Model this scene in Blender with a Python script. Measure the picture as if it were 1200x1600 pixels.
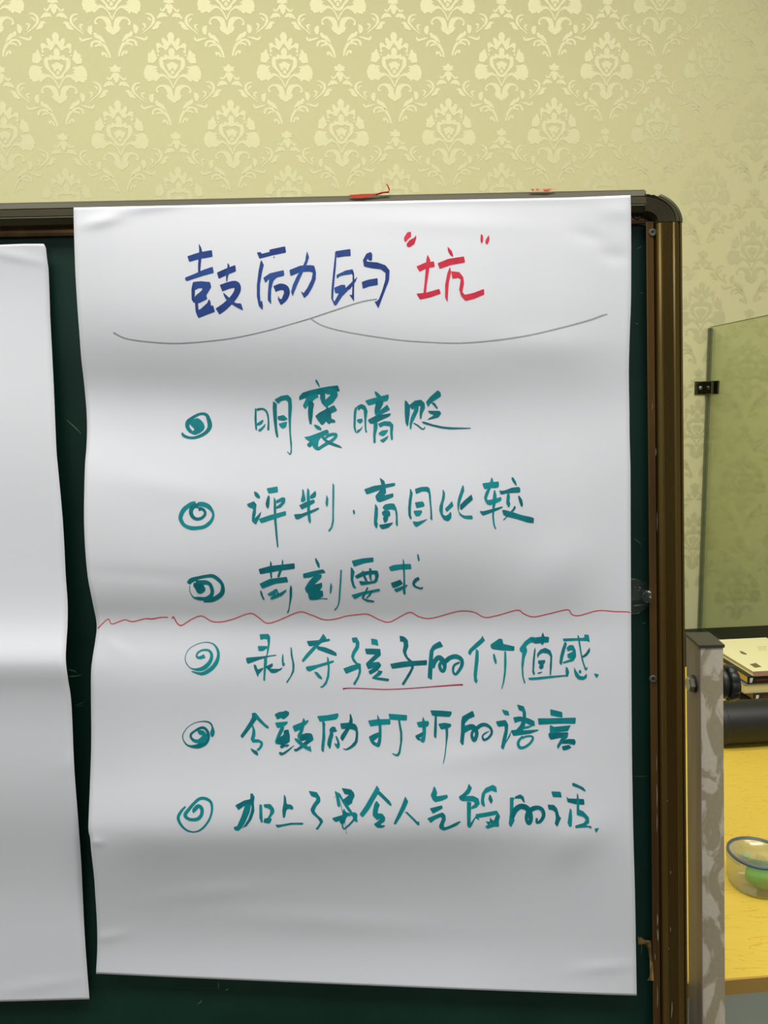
import bpy, bmesh, math, random
import numpy as np
from mathutils import Vector, Matrix
from mathutils.geometry import tessellate_polygon

for o in list(bpy.data.objects): bpy.data.objects.remove(o, do_unlink=True)
scene = bpy.context.scene
col = scene.collection
rnd = random.Random(7)

# ---------------------------------------------------------------- camera
F_PX = 1202.0
PITCH = math.radians(7.8); ROLL = math.radians(1.2)
CAM = Vector((0, 0, 1.43))
FW = Vector((0, math.cos(PITCH), -math.sin(PITCH)))
R0 = Vector((1, 0, 0)); U0 = Vector((0, math.sin(PITCH), math.cos(PITCH)))
RT = math.cos(ROLL) * R0 - math.sin(ROLL) * U0
UP = math.cos(ROLL) * U0 + math.sin(ROLL) * R0
cd = bpy.data.cameras.new('camera'); cam = bpy.data.objects.new('camera', cd); col.objects.link(cam)
cd.sensor_fit = 'HORIZONTAL'; cd.sensor_width = 36.0; cd.lens = F_PX * 36.0 / 1200.0
cd.clip_start = 0.02
m = Matrix.Identity(4)
for i in range(3):
    m[i][0] = RT[i]; m[i][1] = UP[i]; m[i][2] = -FW[i]; m[i][3] = CAM[i]
cam.matrix_world = m
scene.camera = cam

# ---------------------------------------------------------------- light
scene.view_settings.view_transform = 'Standard'; scene.view_settings.look = 'None'
scene.view_settings.gamma = 1.0; scene.view_settings.use_curve_mapping = False
scene.view_settings.exposure = 0.0
world = bpy.data.worlds.new('world'); scene.world = world; world.use_nodes = True
world.node_tree.nodes['Background'].inputs[0].default_value = (0.80, 0.88, 1.0, 1)
world.node_tree.nodes['Background'].inputs[1].default_value = 0.35

def area(name, loc, sx, sy, power, colr, rot=(0, 0, 0)):
    l = bpy.data.lights.new(name, 'AREA'); l.shape = 'RECTANGLE'; l.size = sx; l.size_y = sy
    l.energy = power; l.color = colr
    o = bpy.data.objects.new(name, l); o.location = loc; o.rotation_euler = rot; col.objects.link(o)
    return o
WARM = (1.0, 0.97, 0.86)
area('ceiling_lamp', (0.0, 0.05, 3.33), 4.6, 0.5, 80, (1.0, 0.985, 0.955))
area('ceiling_lamp', (-0.5, 1.0, 3.33), 3.6, 0.4, 40, (1.0, 0.98, 0.93))
area('ceiling_lamp', (-0.3, -3.8, 3.33), 3.6, 0.8, 70, (0.86, 0.92, 1.0))
area('ceiling_lamp', (1.5, 0.7, 3.33), 0.6, 0.3, 3, (1.0, 0.98, 0.93))

# ---------------------------------------------------------------- geometry of view, planes
def ray(x, y): return FW + RT * ((x - 600) / F_PX) + UP * ((800 - y) / F_PX)
def hit(x, y, P, n):
    d = ray(x, y); return CAM + d * ((P - CAM).dot(n) / d.dot(n))
T_B = 0.035; D_B = 0.83                     # the board leans back a few degrees
n_b = -(FW0 if False else (FW + U0 * T_B)).normalized()
BX = Vector((1, 0, 0)); BN = n_b; BZ = BN.cross(BX) * -1
if BZ.z < 0: BZ = -BZ
BO = CAM + FW * D_B
def bpt(x, y, d=0.0):                       # pixel of the board plane lifted d metres towards the room
    return hit(x, y, BO + BN * d, BN)
def bc(x, y, d=0.0):                        # -> board coordinates (X, Z, d)
    p = bpt(x, y, d) - BO; return p.dot(BX), p.dot(BZ), d
def bw(X, Z, d): return BO + BX * X + BZ * Z + BN * d
T_W = 0.08
WN = Vector((T_W, -1, 0)).normalized(); WT = Vector((1, T_W, 0)).normalized(); WP = Vector((0, 2.3, 0))
def wpt(x, y, off=0.0): return hit(x, y, WP + WN * off, WN)

# ---------------------------------------------------------------- helpers
def lin(c):
    return tuple(((v / 255) / 12.92 if v / 255 <= 0.04045 else ((v / 255 + 0.055) / 1.055) ** 2.4) for v in c)
def mat(name, rgb, rough=0.5, metal=0.0, spec=0.5, noise=None, bump=None, coat=0.0):
    m = bpy.data.materials.new(name); m.use_nodes = True
    nt = m.node_tree; b = nt.nodes['Principled BSDF']
    c = lin(rgb)
    b.inputs['Base Color'].default_value = (*c, 1); b.inputs['Roughness'].default_value = rough
    b.inputs['Metallic'].default_value = metal; b.inputs['Specular IOR Level'].default_value = spec
    b.inputs['Coat Weight'].default_value = coat; b.inputs['Coat Roughness'].default_value = 0.08
    if noise:
        sc, rgb2, lo, hi = noise[:4]; stretch = noise[4] if len(noise) > 4 else (1, 1, 1)
        tc = nt.nodes.new('ShaderNodeTexCoord'); mp = nt.nodes.new('ShaderNodeMapping')
        mp.inputs['Scale'].default_value = stretch
        n = nt.nodes.new('ShaderNodeTexNoise'); n.inputs['Scale'].default_value = sc; n.inputs['Detail'].default_value = 6
        r = nt.nodes.new('ShaderNodeValToRGB')
        r.color_ramp.elements[0].position = lo; r.color_ramp.elements[1].position = hi
        r.color_ramp.elements[0].color = (*c, 1); r.color_ramp.elements[1].color = (*lin(rgb2), 1)
        nt.links.new(tc.outputs['Object'], mp.inputs[0]); nt.links.new(mp.outputs[0], n.inputs['Vector'])
        nt.links.new(n.outputs[0], r.inputs[0]); nt.links.new(r.outputs[0], b.inputs['Base Color'])
    if bump:
        sc, st, dist = bump
        tc = nt.nodes.new('ShaderNodeTexCoord')
        n = nt.nodes.new('ShaderNodeTexNoise'); n.inputs['Scale'].default_value = sc; n.inputs['Detail'].default_value = 4
        bp = nt.nodes.new('ShaderNodeBump'); bp.inputs['Strength'].default_value = st; bp.inputs['Distance'].default_value = dist
        nt.links.new(tc.outputs['Object'], n.inputs['Vector']); nt.links.new(n.outputs[0], bp.inputs['Height'])
        nt.links.new(bp.outputs[0], b.inputs['Normal'])
    return m
def glassy(name, rgb, gloss=0.5, rough=0.03, tint=None):
    """thin clear material: tinted transmission plus a mirror layer"""
    m = bpy.data.materials.new(name); m.use_nodes = True; nt = m.node_tree; nt.nodes.clear()
    out = nt.nodes.new('ShaderNodeOutputMaterial'); mx = nt.nodes.new('ShaderNodeMixShader')
    tr = nt.nodes.new('ShaderNodeBsdfTransparent'); tr.inputs[0].default_value = (*rgb, 1)
    gl = nt.nodes.new('ShaderNodeBsdfGlossy'); gl.inputs['Roughness'].default_value = rough
    lw = nt.nodes.new('ShaderNodeLayerWeight'); lw.inputs[0].default_value = .12
    ml = nt.nodes.new('ShaderNodeMath'); ml.operation = 'MULTIPLY'; ml.inputs[1].default_value = gloss
    nt.links.new(lw.outputs['Facing'], ml.inputs[0]); nt.links.new(ml.outputs[0], mx.inputs[0])
    nt.links.new(tr.outputs[0], mx.inputs[1]); nt.links.new(gl.outputs[0], mx.inputs[2])
    last = mx.outputs[0]
    if tint:                                 # milky plastic
        df = nt.nodes.new('ShaderNodeBsdfDiffuse'); df.inputs[0].default_value = (*tint[0], 1)
        m2 = nt.nodes.new('ShaderNodeMixShader'); m2.inputs[0].default_value = tint[1]
        nt.links.new(last, m2.inputs[1]); nt.links.new(df.outputs[0], m2.inputs[2]); last = m2.outputs[0]
    nt.links.new(last, out.inputs[0]); return m

def meshobj(name, verts, faces, material, parent=None, smooth=False):
    me = bpy.data.meshes.new(name); me.from_pydata([tuple(v) for v in verts], [], faces); me.update()
    if material: me.materials.append(material)
    if smooth: me.polygons.foreach_set('use_smooth', [True] * len(me.polygons))
    o = bpy.data.objects.new(name, me); col.objects.link(o)
    if parent: o.parent = parent; o.matrix_parent_inverse = parent.matrix_world.inverted()
    return o
def empty(name, loc, label, cat, group=None):
    o = bpy.data.objects.new(name, None); col.objects.link(o); o.location = loc
    o.matrix_world = Matrix.Translation(loc)
    o.empty_display_size = 0.05
    tag(o, label, cat, group); return o
def tag(o, label=None, cat=None, group=None, kind=None):
    if label: o['label'] = label
    if cat: o['category'] = cat
    if group: o['group'] = group
    if kind: o['kind'] = kind
def frm(bm, name, material, parent=None, smooth=False):
    bmesh.ops.recalc_face_normals(bm, faces=bm.faces)
    me = bpy.data.meshes.new(name); bm.to_mesh(me); bm.free()
    if isinstance(material, (list, tuple)):
        for q in material: me.materials.append(q)
    else: me.materials.append(material)
    if smooth: me.polygons.foreach_set('use_smooth', [True] * len(me.polygons))
    o = bpy.data.objects.new(name, me); col.objects.link(o)
    if parent: o.parent = parent; o.matrix_parent_inverse = parent.matrix_world.inverted()
    return o
def hexa(bm, pts, bev=0.0, mi=0):
    """8 points: bottom ring 0-3, top ring 4-7"""
    v = [bm.verts.new(p) for p in pts]
    fs = [bm.faces.new([v[i] for i in q]) for q in ((0, 3, 2, 1), (4, 5, 6, 7), (0, 1, 5, 4), (1, 2, 6, 5), (2, 3, 7, 6), (3, 0, 4, 7))]
    for f_ in fs: f_.material_index = mi
    if bev > 0:
        es = set(e for f_ in fs for e in f_.edges)
        bmesh.ops.bevel(bm, geom=list(es), offset=bev, segments=2, affect='EDGES', profile=0.6)
def box(bm, c, sx, sy, sz, ax=(Vector((1, 0, 0)), Vector((0, 1, 0)), Vector((0, 0, 1))), bev=0.0, mi=0):
    c = Vector(c); a, b, d = ax
    P = []
    for k in (-.5, .5):
        for i, j in ((-.5, -.5), (.5, -.5), (.5, .5), (-.5, .5)):
            P.append(c + a * i * sx + b * j * sy + d * k * sz)
    hexa(bm, P, bev, mi)
def basis(axis):
    axis = Vector(axis).normalized()
    t = Vector((0, 0, 1)) if abs(axis.z) < .9 else Vector((1, 0, 0))
    u = axis.cross(t).normalized(); return u, axis.cross(u).normalized(), axis
def lathe(bm, origin, axis, prof, n=32, mi=0, rfun=None):
    """prof: list of (r, h) along axis"""
    u, v, a = basis(axis); origin = Vector(origin); rings = []
    for r, h in prof:
        if r < 1e-6: rings.append([bm.verts.new(origin + a * h)]); continue
        ring = []
        for i in range(n):
            t = 2 * math.pi * i / n; rr = r * (rfun(t, r, h) if rfun else 1)
            ring.append(bm.verts.new(origin + a * h + u * rr * math.cos(t) + v * rr * math.sin(t)))
        rings.append(ring)
    for A, B in zip(rings, rings[1:]):
        for i in range(n):
            j = (i + 1) % n
            if len(A) == 1 and len(B) == 1: continue
            if len(A) == 1: f_ = bm.faces.new((A[0], B[i], B[j]))
            elif len(B) == 1: f_ = bm.faces.new((A[i], B[0], A[j]))
            else: f_ = bm.faces.new((A[i], B[i], B[j], A[j]))
            f_.material_index = mi
def tube(bm, pts, r, n=8):
    pts = [Vector(p) for p in pts]; rings = []
    for i, p in enumerate(pts):
        d = (pts[min(i + 1, len(pts) - 1)] - pts[max(i - 1, 0)])
        u, v, a = basis(d); rr = r[i] if isinstance(r, (list, tuple)) else r
        rings.append([bm.verts.new(p + u * rr * math.cos(2 * math.pi * k / n) + v * rr * math.sin(2 * math.pi * k / n)) for k in range(n)])
    for A, B in zip(rings, rings[1:]):
        for k in range(n): bm.faces.new((A[k], B[k], B[(k + 1) % n], A[(k + 1) % n]))
    bm.faces.new(rings[0]); bm.faces.new(list(reversed(rings[-1])))

# flat-shape tools (2-D, y down, any unit)
def poly_area(P): return 0.5 * sum(P[i][0] * P[(i + 1) % len(P)][1] - P[(i + 1) % len(P)][0] * P[i][1] for i in range(len(P)))
def soften(P, cut):
    out = []; n = len(P)
    for i in range(n):
        a, b, c = P[i - 1], P[i], P[(i + 1) % n]
        for q in (a, c):
            L = math.hypot(q[0] - b[0], q[1] - b[1])
            k = min(0.3, cut / L) if L > 1e-9 else 0
            out.append((b[0] + (q[0] - b[0]) * k, b[1] + (q[1] - b[1]) * k))
    return out
def catmull(P, step):
    out = []; n = len(P)
    for i in range(n - 1):
        p0, p1, p2, p3 = P[max(i - 1, 0)], P[i], P[i + 1], P[min(i + 2, n - 1)]
        L = math.hypot(p2[0] - p1[0], p2[1] - p1[1]); k = max(2, int(L / step) + 1)
        for s in range(k):
            t = s / k
            out.append(tuple(0.5 * ((2 * b) + (-a + c) * t + (2 * a - 5 * b + 4 * c - d) * t * t + (-a + 3 * b - 3 * c + d) * t ** 3)
                             for a, b, c, d in zip(p0, p1, p2, p3)))
    out.append(P[-1]); return out
def ribbon(P, step):
    C = catmull(P, step); L, R = [], []
    for i, (x, y, w) in enumerate(C):
        a = C[max(i - 1, 0)]; b = C[min(i + 1, len(C) - 1)]
        dx, dy = b[0] - a[0], b[1] - a[1]; l = math.hypot(dx, dy) or 1
        nx, ny = -dy / l * w / 2, dx / l * w / 2
        L.append((x + nx, y + ny)); R.append((x - nx, y - ny))
    return [(L[i], L[i + 1], R[i + 1], R[i]) for i in range(len(C) - 1)]
def tess(P):
    return [tuple(P[i] for i in t) for t in tessellate_polygon([[Vector((x, y, 0)) for x, y in P]])]
def clip(P, y0, y1):
    for lim, sg in ((y0, 1), (y1, -1)):
        out = []
        for i in range(len(P)):
            a, b = P[i - 1], P[i]; da, db = (a[1] - lim) * sg, (b[1] - lim) * sg
            if (da < 0) != (db < 0):
                t = da / (da - db); out.append((a[0] + (b[0] - a[0]) * t, lim))
            if db >= 0: out.append(b)
        P = out
        if len(P) < 3: return []
    return P

# ================================================================ ROOM
m_wall = bpy.data.materials.new('wallpaper_ground'); m_wall.use_nodes = True
b = m_wall.node_tree.nodes['Principled BSDF']
b.inputs['Base Color'].default_value = (*lin((212, 208, 160)), 1); b.inputs['Roughness'].default_value = 0.6
b.inputs['Specular IOR Level'].default_value = 0.15
nt = m_wall.node_tree
tc = nt.nodes.new('ShaderNodeTexCoord'); nz = nt.nodes.new('ShaderNodeTexNoise'); nz.inputs['Scale'].default_value = 900
mp = nt.nodes.new('ShaderNodeMapping'); mp.inputs['Scale'].default_value = (1, 1, .35)
bp = nt.nodes.new('ShaderNodeBump'); bp.inputs['Strength'].default_value = .15; bp.inputs['Distance'].default_value = .0006
nt.links.new(tc.outputs['Object'], mp.inputs[0]); nt.links.new(mp.outputs[0], nz.inputs['Vector'])
nt.links.new(nz.outputs[0], bp.inputs['Height']); nt.links.new(bp.outputs[0], b.inputs['Normal'])
m_motif = mat('wallpaper_satin_pattern', (207, 203, 154), rough=0.45, spec=0.9, metal=0.2)
m_plain = mat('cream_plaster', (160, 162, 158), rough=.8, bump=(60, .1, .001))
m_ceil = mat('white_ceiling_paint', (232, 230, 222), rough=.9, bump=(40, .1, .001))
m_floor = mat('grey_floor_tile', (104, 98, 88), rough=.45, noise=(6, (92, 86, 78), .35, .7))

def slab(name, pts, thick_dir, material):
    bm = bmesh.new()
    hexa(bm, [Vector(p) for p in pts] + [Vector(p) + Vector(thick_dir) for p in pts])
    o = frm(bm, name, material); o['kind'] = 'structure'; return o
XL, XR, YB, HC = -2.8, 2.8, -5.0, 3.4
def wy(x): return 2.3 + T_W * x
wall_back = slab('wall_back', [(XL, wy(XL), 0), (XR, wy(XR), 0), (XR, wy(XR), HC), (XL, wy(XL), HC)], (0, .12, 0), m_wall)
slab('wall_left', [(XL, YB, 0), (XL, wy(XL), 0), (XL, wy(XL), HC), (XL, YB, HC)], (-.12, 0, 0), m_plain)
slab('wall_right', [(XR, YB, 0), (XR, wy(XR), 0), (XR, wy(XR), HC), (XR, YB, HC)], (.12, 0, 0), m_plain)
slab('wall_front', [(XL, YB, 0), (XR, YB, 0), (XR, YB, HC), (XL, YB, HC)], (0, -.12, 0), m_plain)
slab('floor', [(XL - .1, YB - .1, 0), (XR + .1, YB - .1, 0), (XR + .1, 2.7, 0), (XL - .1, 2.7, 0)], (0, 0, -.1), m_floor)
slab('ceiling', [(XL - .1, YB - .1, HC), (XR + .1, YB - .1, HC), (XR + .1, 2.7, HC), (XL - .1, 2.7, HC)], (0, 0, .1), m_ceil)

# damask pattern of the wallpaper, each tile traced once and repeated
W_T, H_T = 0.3055, 0.3485
HALF = [  # right half of the palmette, units of a tenth of a traced unit, y down from its tip
 [(0,0),(25,12),(50,50),(58,75),(50,105),(40,135),(60,160),(85,115),(108,95),(135,100),(141,125),(132,180),(112,215),(130,225),(177,178),(205,176),(231,190),(232,225),(221,262),(222,320),(205,345),(182,322),(178,292),(205,290),(196,262),(160,250),(132,255),(95,290),(75,300),(52,270),(25,215),(0,192)],
 [(0,250),(30,265),(47,300),(50,330),(40,365),(60,380),(90,352),(122,368),(118,400),(140,398),(160,385),(190,420),(200,470),(195,530),(177,570),(140,610),(90,660),(85,700),(40,735),(0,745),(0,690),(30,680),(60,650),(73,625),(105,590),(125,540),(132,500),(136,450),(110,440),(95,455),(80,430),(60,425),(30,440),(0,442)],
 [(0,462),(20,485),(42,480),(52,505),(85,500),(92,540),(70,560),(62,600),(40,625),(30,600),(0,580)],
 [(0,595),(22,610),(28,650),(15,672),(0,676)],
 [(275,270),(295,290),(318,332),(350,340),(364,352),(358,400),(375,430),(365,470),(372,492),(330,488),(300,500),(275,490),(250,455),(225,430),(212,405),(240,410),(232,370),(250,355),(262,300)],
 [(205,392),(185,372),(205,352),(225,352),(222,375)],
 [(351,518),(385,532),(417,560),(415,590),(436,610),(432,640),(448,665),(425,690),(432,720),(422,752),(400,740),(392,775),(361,792),(340,770),(322,778),(294,752),(285,770),(262,790),(240,765),(228,745),(212,745),(195,722),(160,705),(120,712),(80,745),(45,800),(20,865),(0,900),(0,850),(20,800),(50,745),(95,700),(120,672),(170,655),(225,668),(200,640),(255,640),(225,612),(205,600),(235,598),(262,590),(225,565),(200,560),(240,545),(300,535)],
 [(18,935),(30,890),(55,855),(95,835),(160,828),(215,838),(255,870),(275,915),(272,955),(250,968),(228,962),(222,940),(248,928),(240,895),(205,870),(165,868),(130,895),(105,935),(92,985),(120,1000),(118,1022),(98,1030),(108,1058),(80,1060),(68,1090),(45,1085),(25,1112),(0,1125),(0,1010),(12,980)],
]
GARL = [
 [(35,230),(55,165),(120,135),(170,150),(215,200),(250,260),(200,250),(160,220),(130,245),(120,215),(60,225)],
 [(450,180),(410,150),(340,160),(290,200),(270,260),(280,330),(330,390),(420,460),(500,520),(550,555),(500,490),(420,430),(360,370),(330,310),(320,250),(350,200),(400,180)],
 [(425,240),(380,235),(345,260),(345,300),(370,320),(375,280),(410,260)],
 [(160,320),(200,300),(250,310),(290,370),(340,430),(360,465),(290,455),(230,430),(215,390),(200,345),(160,350)],
 [(440,360),(490,335),(525,360),(510,385),(480,375),(490,420),(520,470),(545,500),(500,470),(455,420)],
 [(600,400),(640,370),(690,370),(680,420),(690,470),(665,550),(630,530),(595,470)],
 [(445,590),(470,580),(500,630),(560,610),(640,595),(720,605),(650,625),(560,660),(510,675),(460,650)],
 [(705,500),(750,495),(775,540),(820,540),(870,590),(910,650),(925,720),(870,690),(800,620),(740,600),(710,550)],
 [(655,775),(648,700),(690,650),(770,632),(850,655),(920,710),(980,800),(1015,890),(1030,970),(1005,985),(970,890),(920,800),(870,745),(800,690),(740,675),(700,700),(690,775)],
 [(725,770),(745,725),(800,700),(870,730),(900,780),(840,745),(790,745),(750,775)],
 [(840,870),(880,850),(920,860),(960,910),(985,975),(940,960),(910,900),(890,905),(895,935),(860,930)],
]
NODE = [[(930,550),(955,580),(990,582),(970,605),(985,628),(955,622),(930,640),(905,622),(878,628),(890,605),(868,582),(905,580)],
        [(905,632),(955,632),(975,668),(1010,692),(1012,672),(1030,680),(1020,705),(990,708),(962,672),(958,702),(935,735),(912,702),(908,672),(880,708),(848,700),(845,675),(860,672),(862,692),(890,668)]]
def motif_tris():
    T = []
    def add(P, mirror=True):
        for sg in ((1, -1) if mirror else (1,)):
            Q = soften([(x * sg, y) for x, y in P], 12)
            T.extend(tess(Q))
    for P in HALF: add(P)
    for P in GARL:
        Q = []
        for cx, cy in P:
            x, y = cx / 1.2 - 17, cy / 1.2 - 410
            Q.append((x - .075 * y, y))
        add(Q)
    for P in NODE:
        add([((x - 932) * 10 / 6, -565 + (y - 550) * 10 / 6) for x, y in P], False)
    return T
mt = motif_tris(); MV = []; MF = []
ux, uz = W_T / 1730.0, H_T / 2130.0
X0, Z0 = 0.055, 2.463
for j in range(-9, 5):
    for i in range(-9, 9):
        cx = X0 + (i + (0.5 if j % 2 else 0)) * W_T; cz = Z0 + j * H_T / 2 + .0164 * cx
        if cx < -2.55 or cx > 2.55: continue
        for t in mt:
            k = len(MV)
            for x, y in t:
                p = WP + WT * (cx + x * ux) + Vector((0, 0, min(cz - y * uz, 3.39))) + WN * 0.0004
                MV.append(p)
            MF.append((k, k + 1, k + 2))
pat = meshobj('damask_pattern', MV, MF, m_motif, wall_back); tag(pat, 'pale satin damask flowers and scrolls printed on the wallpaper', kind='stuff')

# ================================================================ CHALKBOARD
m_green = bpy.data.materials.new('dark_green_board'); m_green.use_nodes = True
nt = m_green.node_tree; b = nt.nodes['Principled BSDF']; b.inputs['Roughness'].default_value = .5
b.inputs['Specular IOR Level'].default_value = .3
tc = nt.nodes.new('ShaderNodeTexCoord'); nz = nt.nodes.new('ShaderNodeTexNoise'); nz.inputs['Scale'].default_value = 9; nz.inputs['Detail'].default_value = 8
rp = nt.nodes.new('ShaderNodeValToRGB'); rp.color_ramp.elements[0].position = .4; rp.color_ramp.elements[1].position = .8
rp.color_ramp.elements[0].color = (*lin((3, 44, 33)), 1); rp.color_ramp.elements[1].color = (*lin((16, 58, 47)), 1)
nt.links.new(tc.outputs['Object'], nz.inputs['Vector']); nt.links.new(nz.outputs[0], rp.inputs[0]); nt.links.new(rp.outputs[0], b.inputs['Base Color'])
m_rail = mat('bronze_lacquered_aluminium', (112, 92, 46), rough=.2, metal=.72, spec=.5, noise=(30, (108, 80, 32), .4, .8, (1, 1, .05)))
m_railtop = mat('dull_olive_bronze', (66, 61, 34), rough=.45, metal=.2, noise=(30, (58, 53, 29), .4, .8, (.05, 1, 1)))
m_corner = mat('olive_plastic', (64, 59, 32), rough=.42)
m_flange = mat('brown_worn_aluminium', (110, 82, 42), rough=.28, metal=.55, noise=(40, (80, 54, 34), .4, .7, (1, 1, .08)))
m_screw = mat("grey_steel", (88, 86, 76), rough=.5, metal=.5)
m_dark = mat('black_hole', (12, 12, 12), rough=.6)
m_chalk = mat('chalk_scratch', (96, 128, 104), rough=.9)
m_galv = mat('grey_board_back', (120, 124, 122), rough=.6)

board = empty('chalkboard', bpt(500, 1068), 'dark green chalkboard in a bronze aluminium frame, leaning back on its stand', 'chalkboard')
XLB = -1.45
z_top = bc(1000, 293, .018)[1]; z_face = bc(990, 297, .018)[1]; z_bot_face = bc(990, 330, .018)[1]; z_fl = bc(990, 337, .004)[1]
x_out = bc(1071, 700, .018)[0]; x_in = bc(1028.5, 700, .018)[0]; x_fl = bc(1014.5, 900, .013)[0]
z_b0 = bc(800, 1600, 0)[1] - .12; xr_top = bc(1010, 300, .018)[0]
z_corner = bc(1050, 346, .018)[1]
bm = bmesh.new()
def bbox(bm, x0, x1, z0, z1, d0, d1, bev=0, mi=0):
    hexa(bm, [bw(x0, z0, d0), bw(x1, z0, d0), bw(x1, z0, d1), bw(x0, z0, d1), bw(x0, z1, d0), bw(x1, z1, d0), bw(x1, z1, d1), bw(x0, z1, d1)], bev, mi)
bbox(bm, XLB, x_out - .012, z_b0, z_top - .012, -.010, 0.0)
panel = frm(bm, 'green_panel', m_green, board)
bm = bmesh.new(); bbox(bm, XLB, x_out - .012, z_b0, z_top - .012, -.0125, -.0102); frm(bm, 'back_sheet', m_galv, board)
def extrude_profile(bm, prof, along, a0, a1, close=True):
    """prof: list of (u, d); along 'x' -> u is Z ; along 'z' -> u is X"""
    f = (lambda u, d, a: bw(a, u, d)) if along == 'x' else (lambda u, d, a: bw(u, a, d))
    A = [bm.verts.new(f(u, d, a0)) for u, d in prof]; B = [bm.verts.new(f(u, d, a1)) for u, d in prof]
    n = len(prof)
    for i in range(n): bm.faces.new((A[i], A[(i + 1) % n], B[(i + 1) % n], B[i]))
    bm.faces.new(A); bm.faces.new(list(reversed(B)))
# top rail: raised lip, step, ridged face, inner flange
zt, zf, zb = z_top, z_face, z_bot_face
prof = [(zt, -.014), (zt, .012), (zt - .001, .0135), (zf, .0138), (zf - .0004, .0165), (zf - .006, .018), (zf - .0065, .0172), (zf - .0075, .018)]
prof += [(zf - .014, .0182), (zf - .0145, .0176), (zb + .006, .018), (zb + .004, .0165), (zb, .0140), (zb, .004), (zb, .001), (zb, -.014)]
bm = bmesh.new(); extrude_profile(bm, prof, 'x', XLB, xr_top); frm(bm, 'top_rail', m_railtop, board)
bm = bmesh.new(); extrude_profile(bm, [(zb + .004, .0004), (zb + .004, .0055), (zb - .0015, .0055), (zb - .002, .0048), (zb - .0055, .0048), (zb - .006, .0055), (zb - .0085, .005), (zb - .009, .0004)], 'x', XLB, bc(1006, 340)[0])
frm(bm, 'top_inner_flange', m_flange, board)
# right rail: ridged profile
def right_profile(xi, xo, s=1):
    w = xo - xi
    P = [(xi, -.014), (xi, .010), (xi + .05 * w, .0150), (xi + .10 * w, .0165), (xi + .18 * w, .0172), (xi + .20 * w, .0180)]
    n = 9
    for i in range(n):
        a = xi + w * (.24 + .38 * i / n); P += [(a, .0180), (a + w * .010, .0168), (a + w * .020, .0180)]
    P += [(xi + .66 * w, .0186), (xi + .80 * w, .0180), (xi + .84 * w, .0150), (xi + .86 * w, .0150), (xi + .88 * w, .0168), (xi + .96 * w, .0158), (xo, .0120), (xo, -.014)]
    return P
bm = bmesh.new(); extrude_profile(bm, right_profile(x_in, x_out), 'z', z_b0 - .02, z_corner - .0006); frm(bm, 'side_rail', m_rail, board)
w_ = x_in - x_fl
P = [(x_fl + w_ * .75, .0004), (x_fl + w_ * .7, .0118), (x_fl, .0122), (x_fl, .0130)]
for i in range(4): P += [(x_fl + w_ * (.1 + .18 * i), .0134), (x_fl + w_ * (.16 + .18 * i), .0127)]
P += [(x_fl + w_ * .84, .0134), (x_fl + w_ * .87, .0004)]
bm = bmesh.new(); extrude_profile(bm, P, 'z', z_b0, bc(1020, 350, .005)[1]); frm(bm, 'side_inner_flange', m_flange, board)
# left and bottom rails (outside the picture)
bm = bmesh.new(); extrude_profile(bm, [(-u + (XLB + x_in) , d) for u, d in right_profile(x_in, x_out)], 'z', z_b0 - .02, z_top); frm(bm, 'side_rail', m_rail, board)
bm = bmesh.new(); extrude_profile(bm, [(2 * z_b0 - .0 + (u * -1 + z_top) - z_b0 - .012, d) for u, d in prof], 'x', XLB, x_out); frm(bm, 'bottom_rail', m_railtop, board)
# moulded corner, concentric ribs
cx_, cz_ = x_in + .001 , z_corner      # centre of the quarter ring
cx_ = bc(1008, 346, .018)[0]
Ri = x_in - cx_; Ro = x_out - cx_
zr_scale = (bc(1040, 296, .018)[1] - z_corner) / Ro
bm = bmesh.new(); rings = []
rad = [(Ri, -.014), (Ri, .010)]
nr = 10
for i in range(nr):
    a = Ri + (Ro - Ri) * (.08 + .60 * i / nr); rad += [(a, .0160), (a + (Ro - Ri) * .012, .0182), (a + (Ro - Ri) * .040, .0182), (a + (Ro - Ri) * .048, .0160)]
rad += [(Ri + (Ro - Ri) * .74, .0185), (Ri + (Ro - Ri) * .82, .0185), (Ri + (Ro - Ri) * .84, .0165), (Ri + (Ro - Ri) * .86, .0175), (Ro, .0150), (Ro, -.014)]
NA = 24
for k in range(NA + 1):
    th = math.radians(90 * k / NA)
    row = []
    for r_, d_ in rad:
        rr = r_
        # a piece of the outer lip is broken away near the top
        if 66 < math.degrees(th) < 88 and r_ > Ri + (Ro - Ri) * .70: rr = Ri + (Ro - Ri) * (.80 + .02 * math.sin(k * 2.3))
        row.append(bm.verts.new(bw(cx_ + rr * math.cos(th), cz_ + rr * math.sin(th) * zr_scale, d_)))
    rings.append(row)
for A, B in zip(rings, rings[1:]):
    for i in range(len(rad) - 1): bm.faces.new((A[i], B[i], B[i + 1], A[i + 1]))
bm.faces.new(rings[0]); bm.faces.new(list(reversed(rings[-1])))
cn = frm(bm, 'corner_piece', m_corner, board); tag(cn, 'ribbed olive plastic corner with a chipped outer lip')
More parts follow.
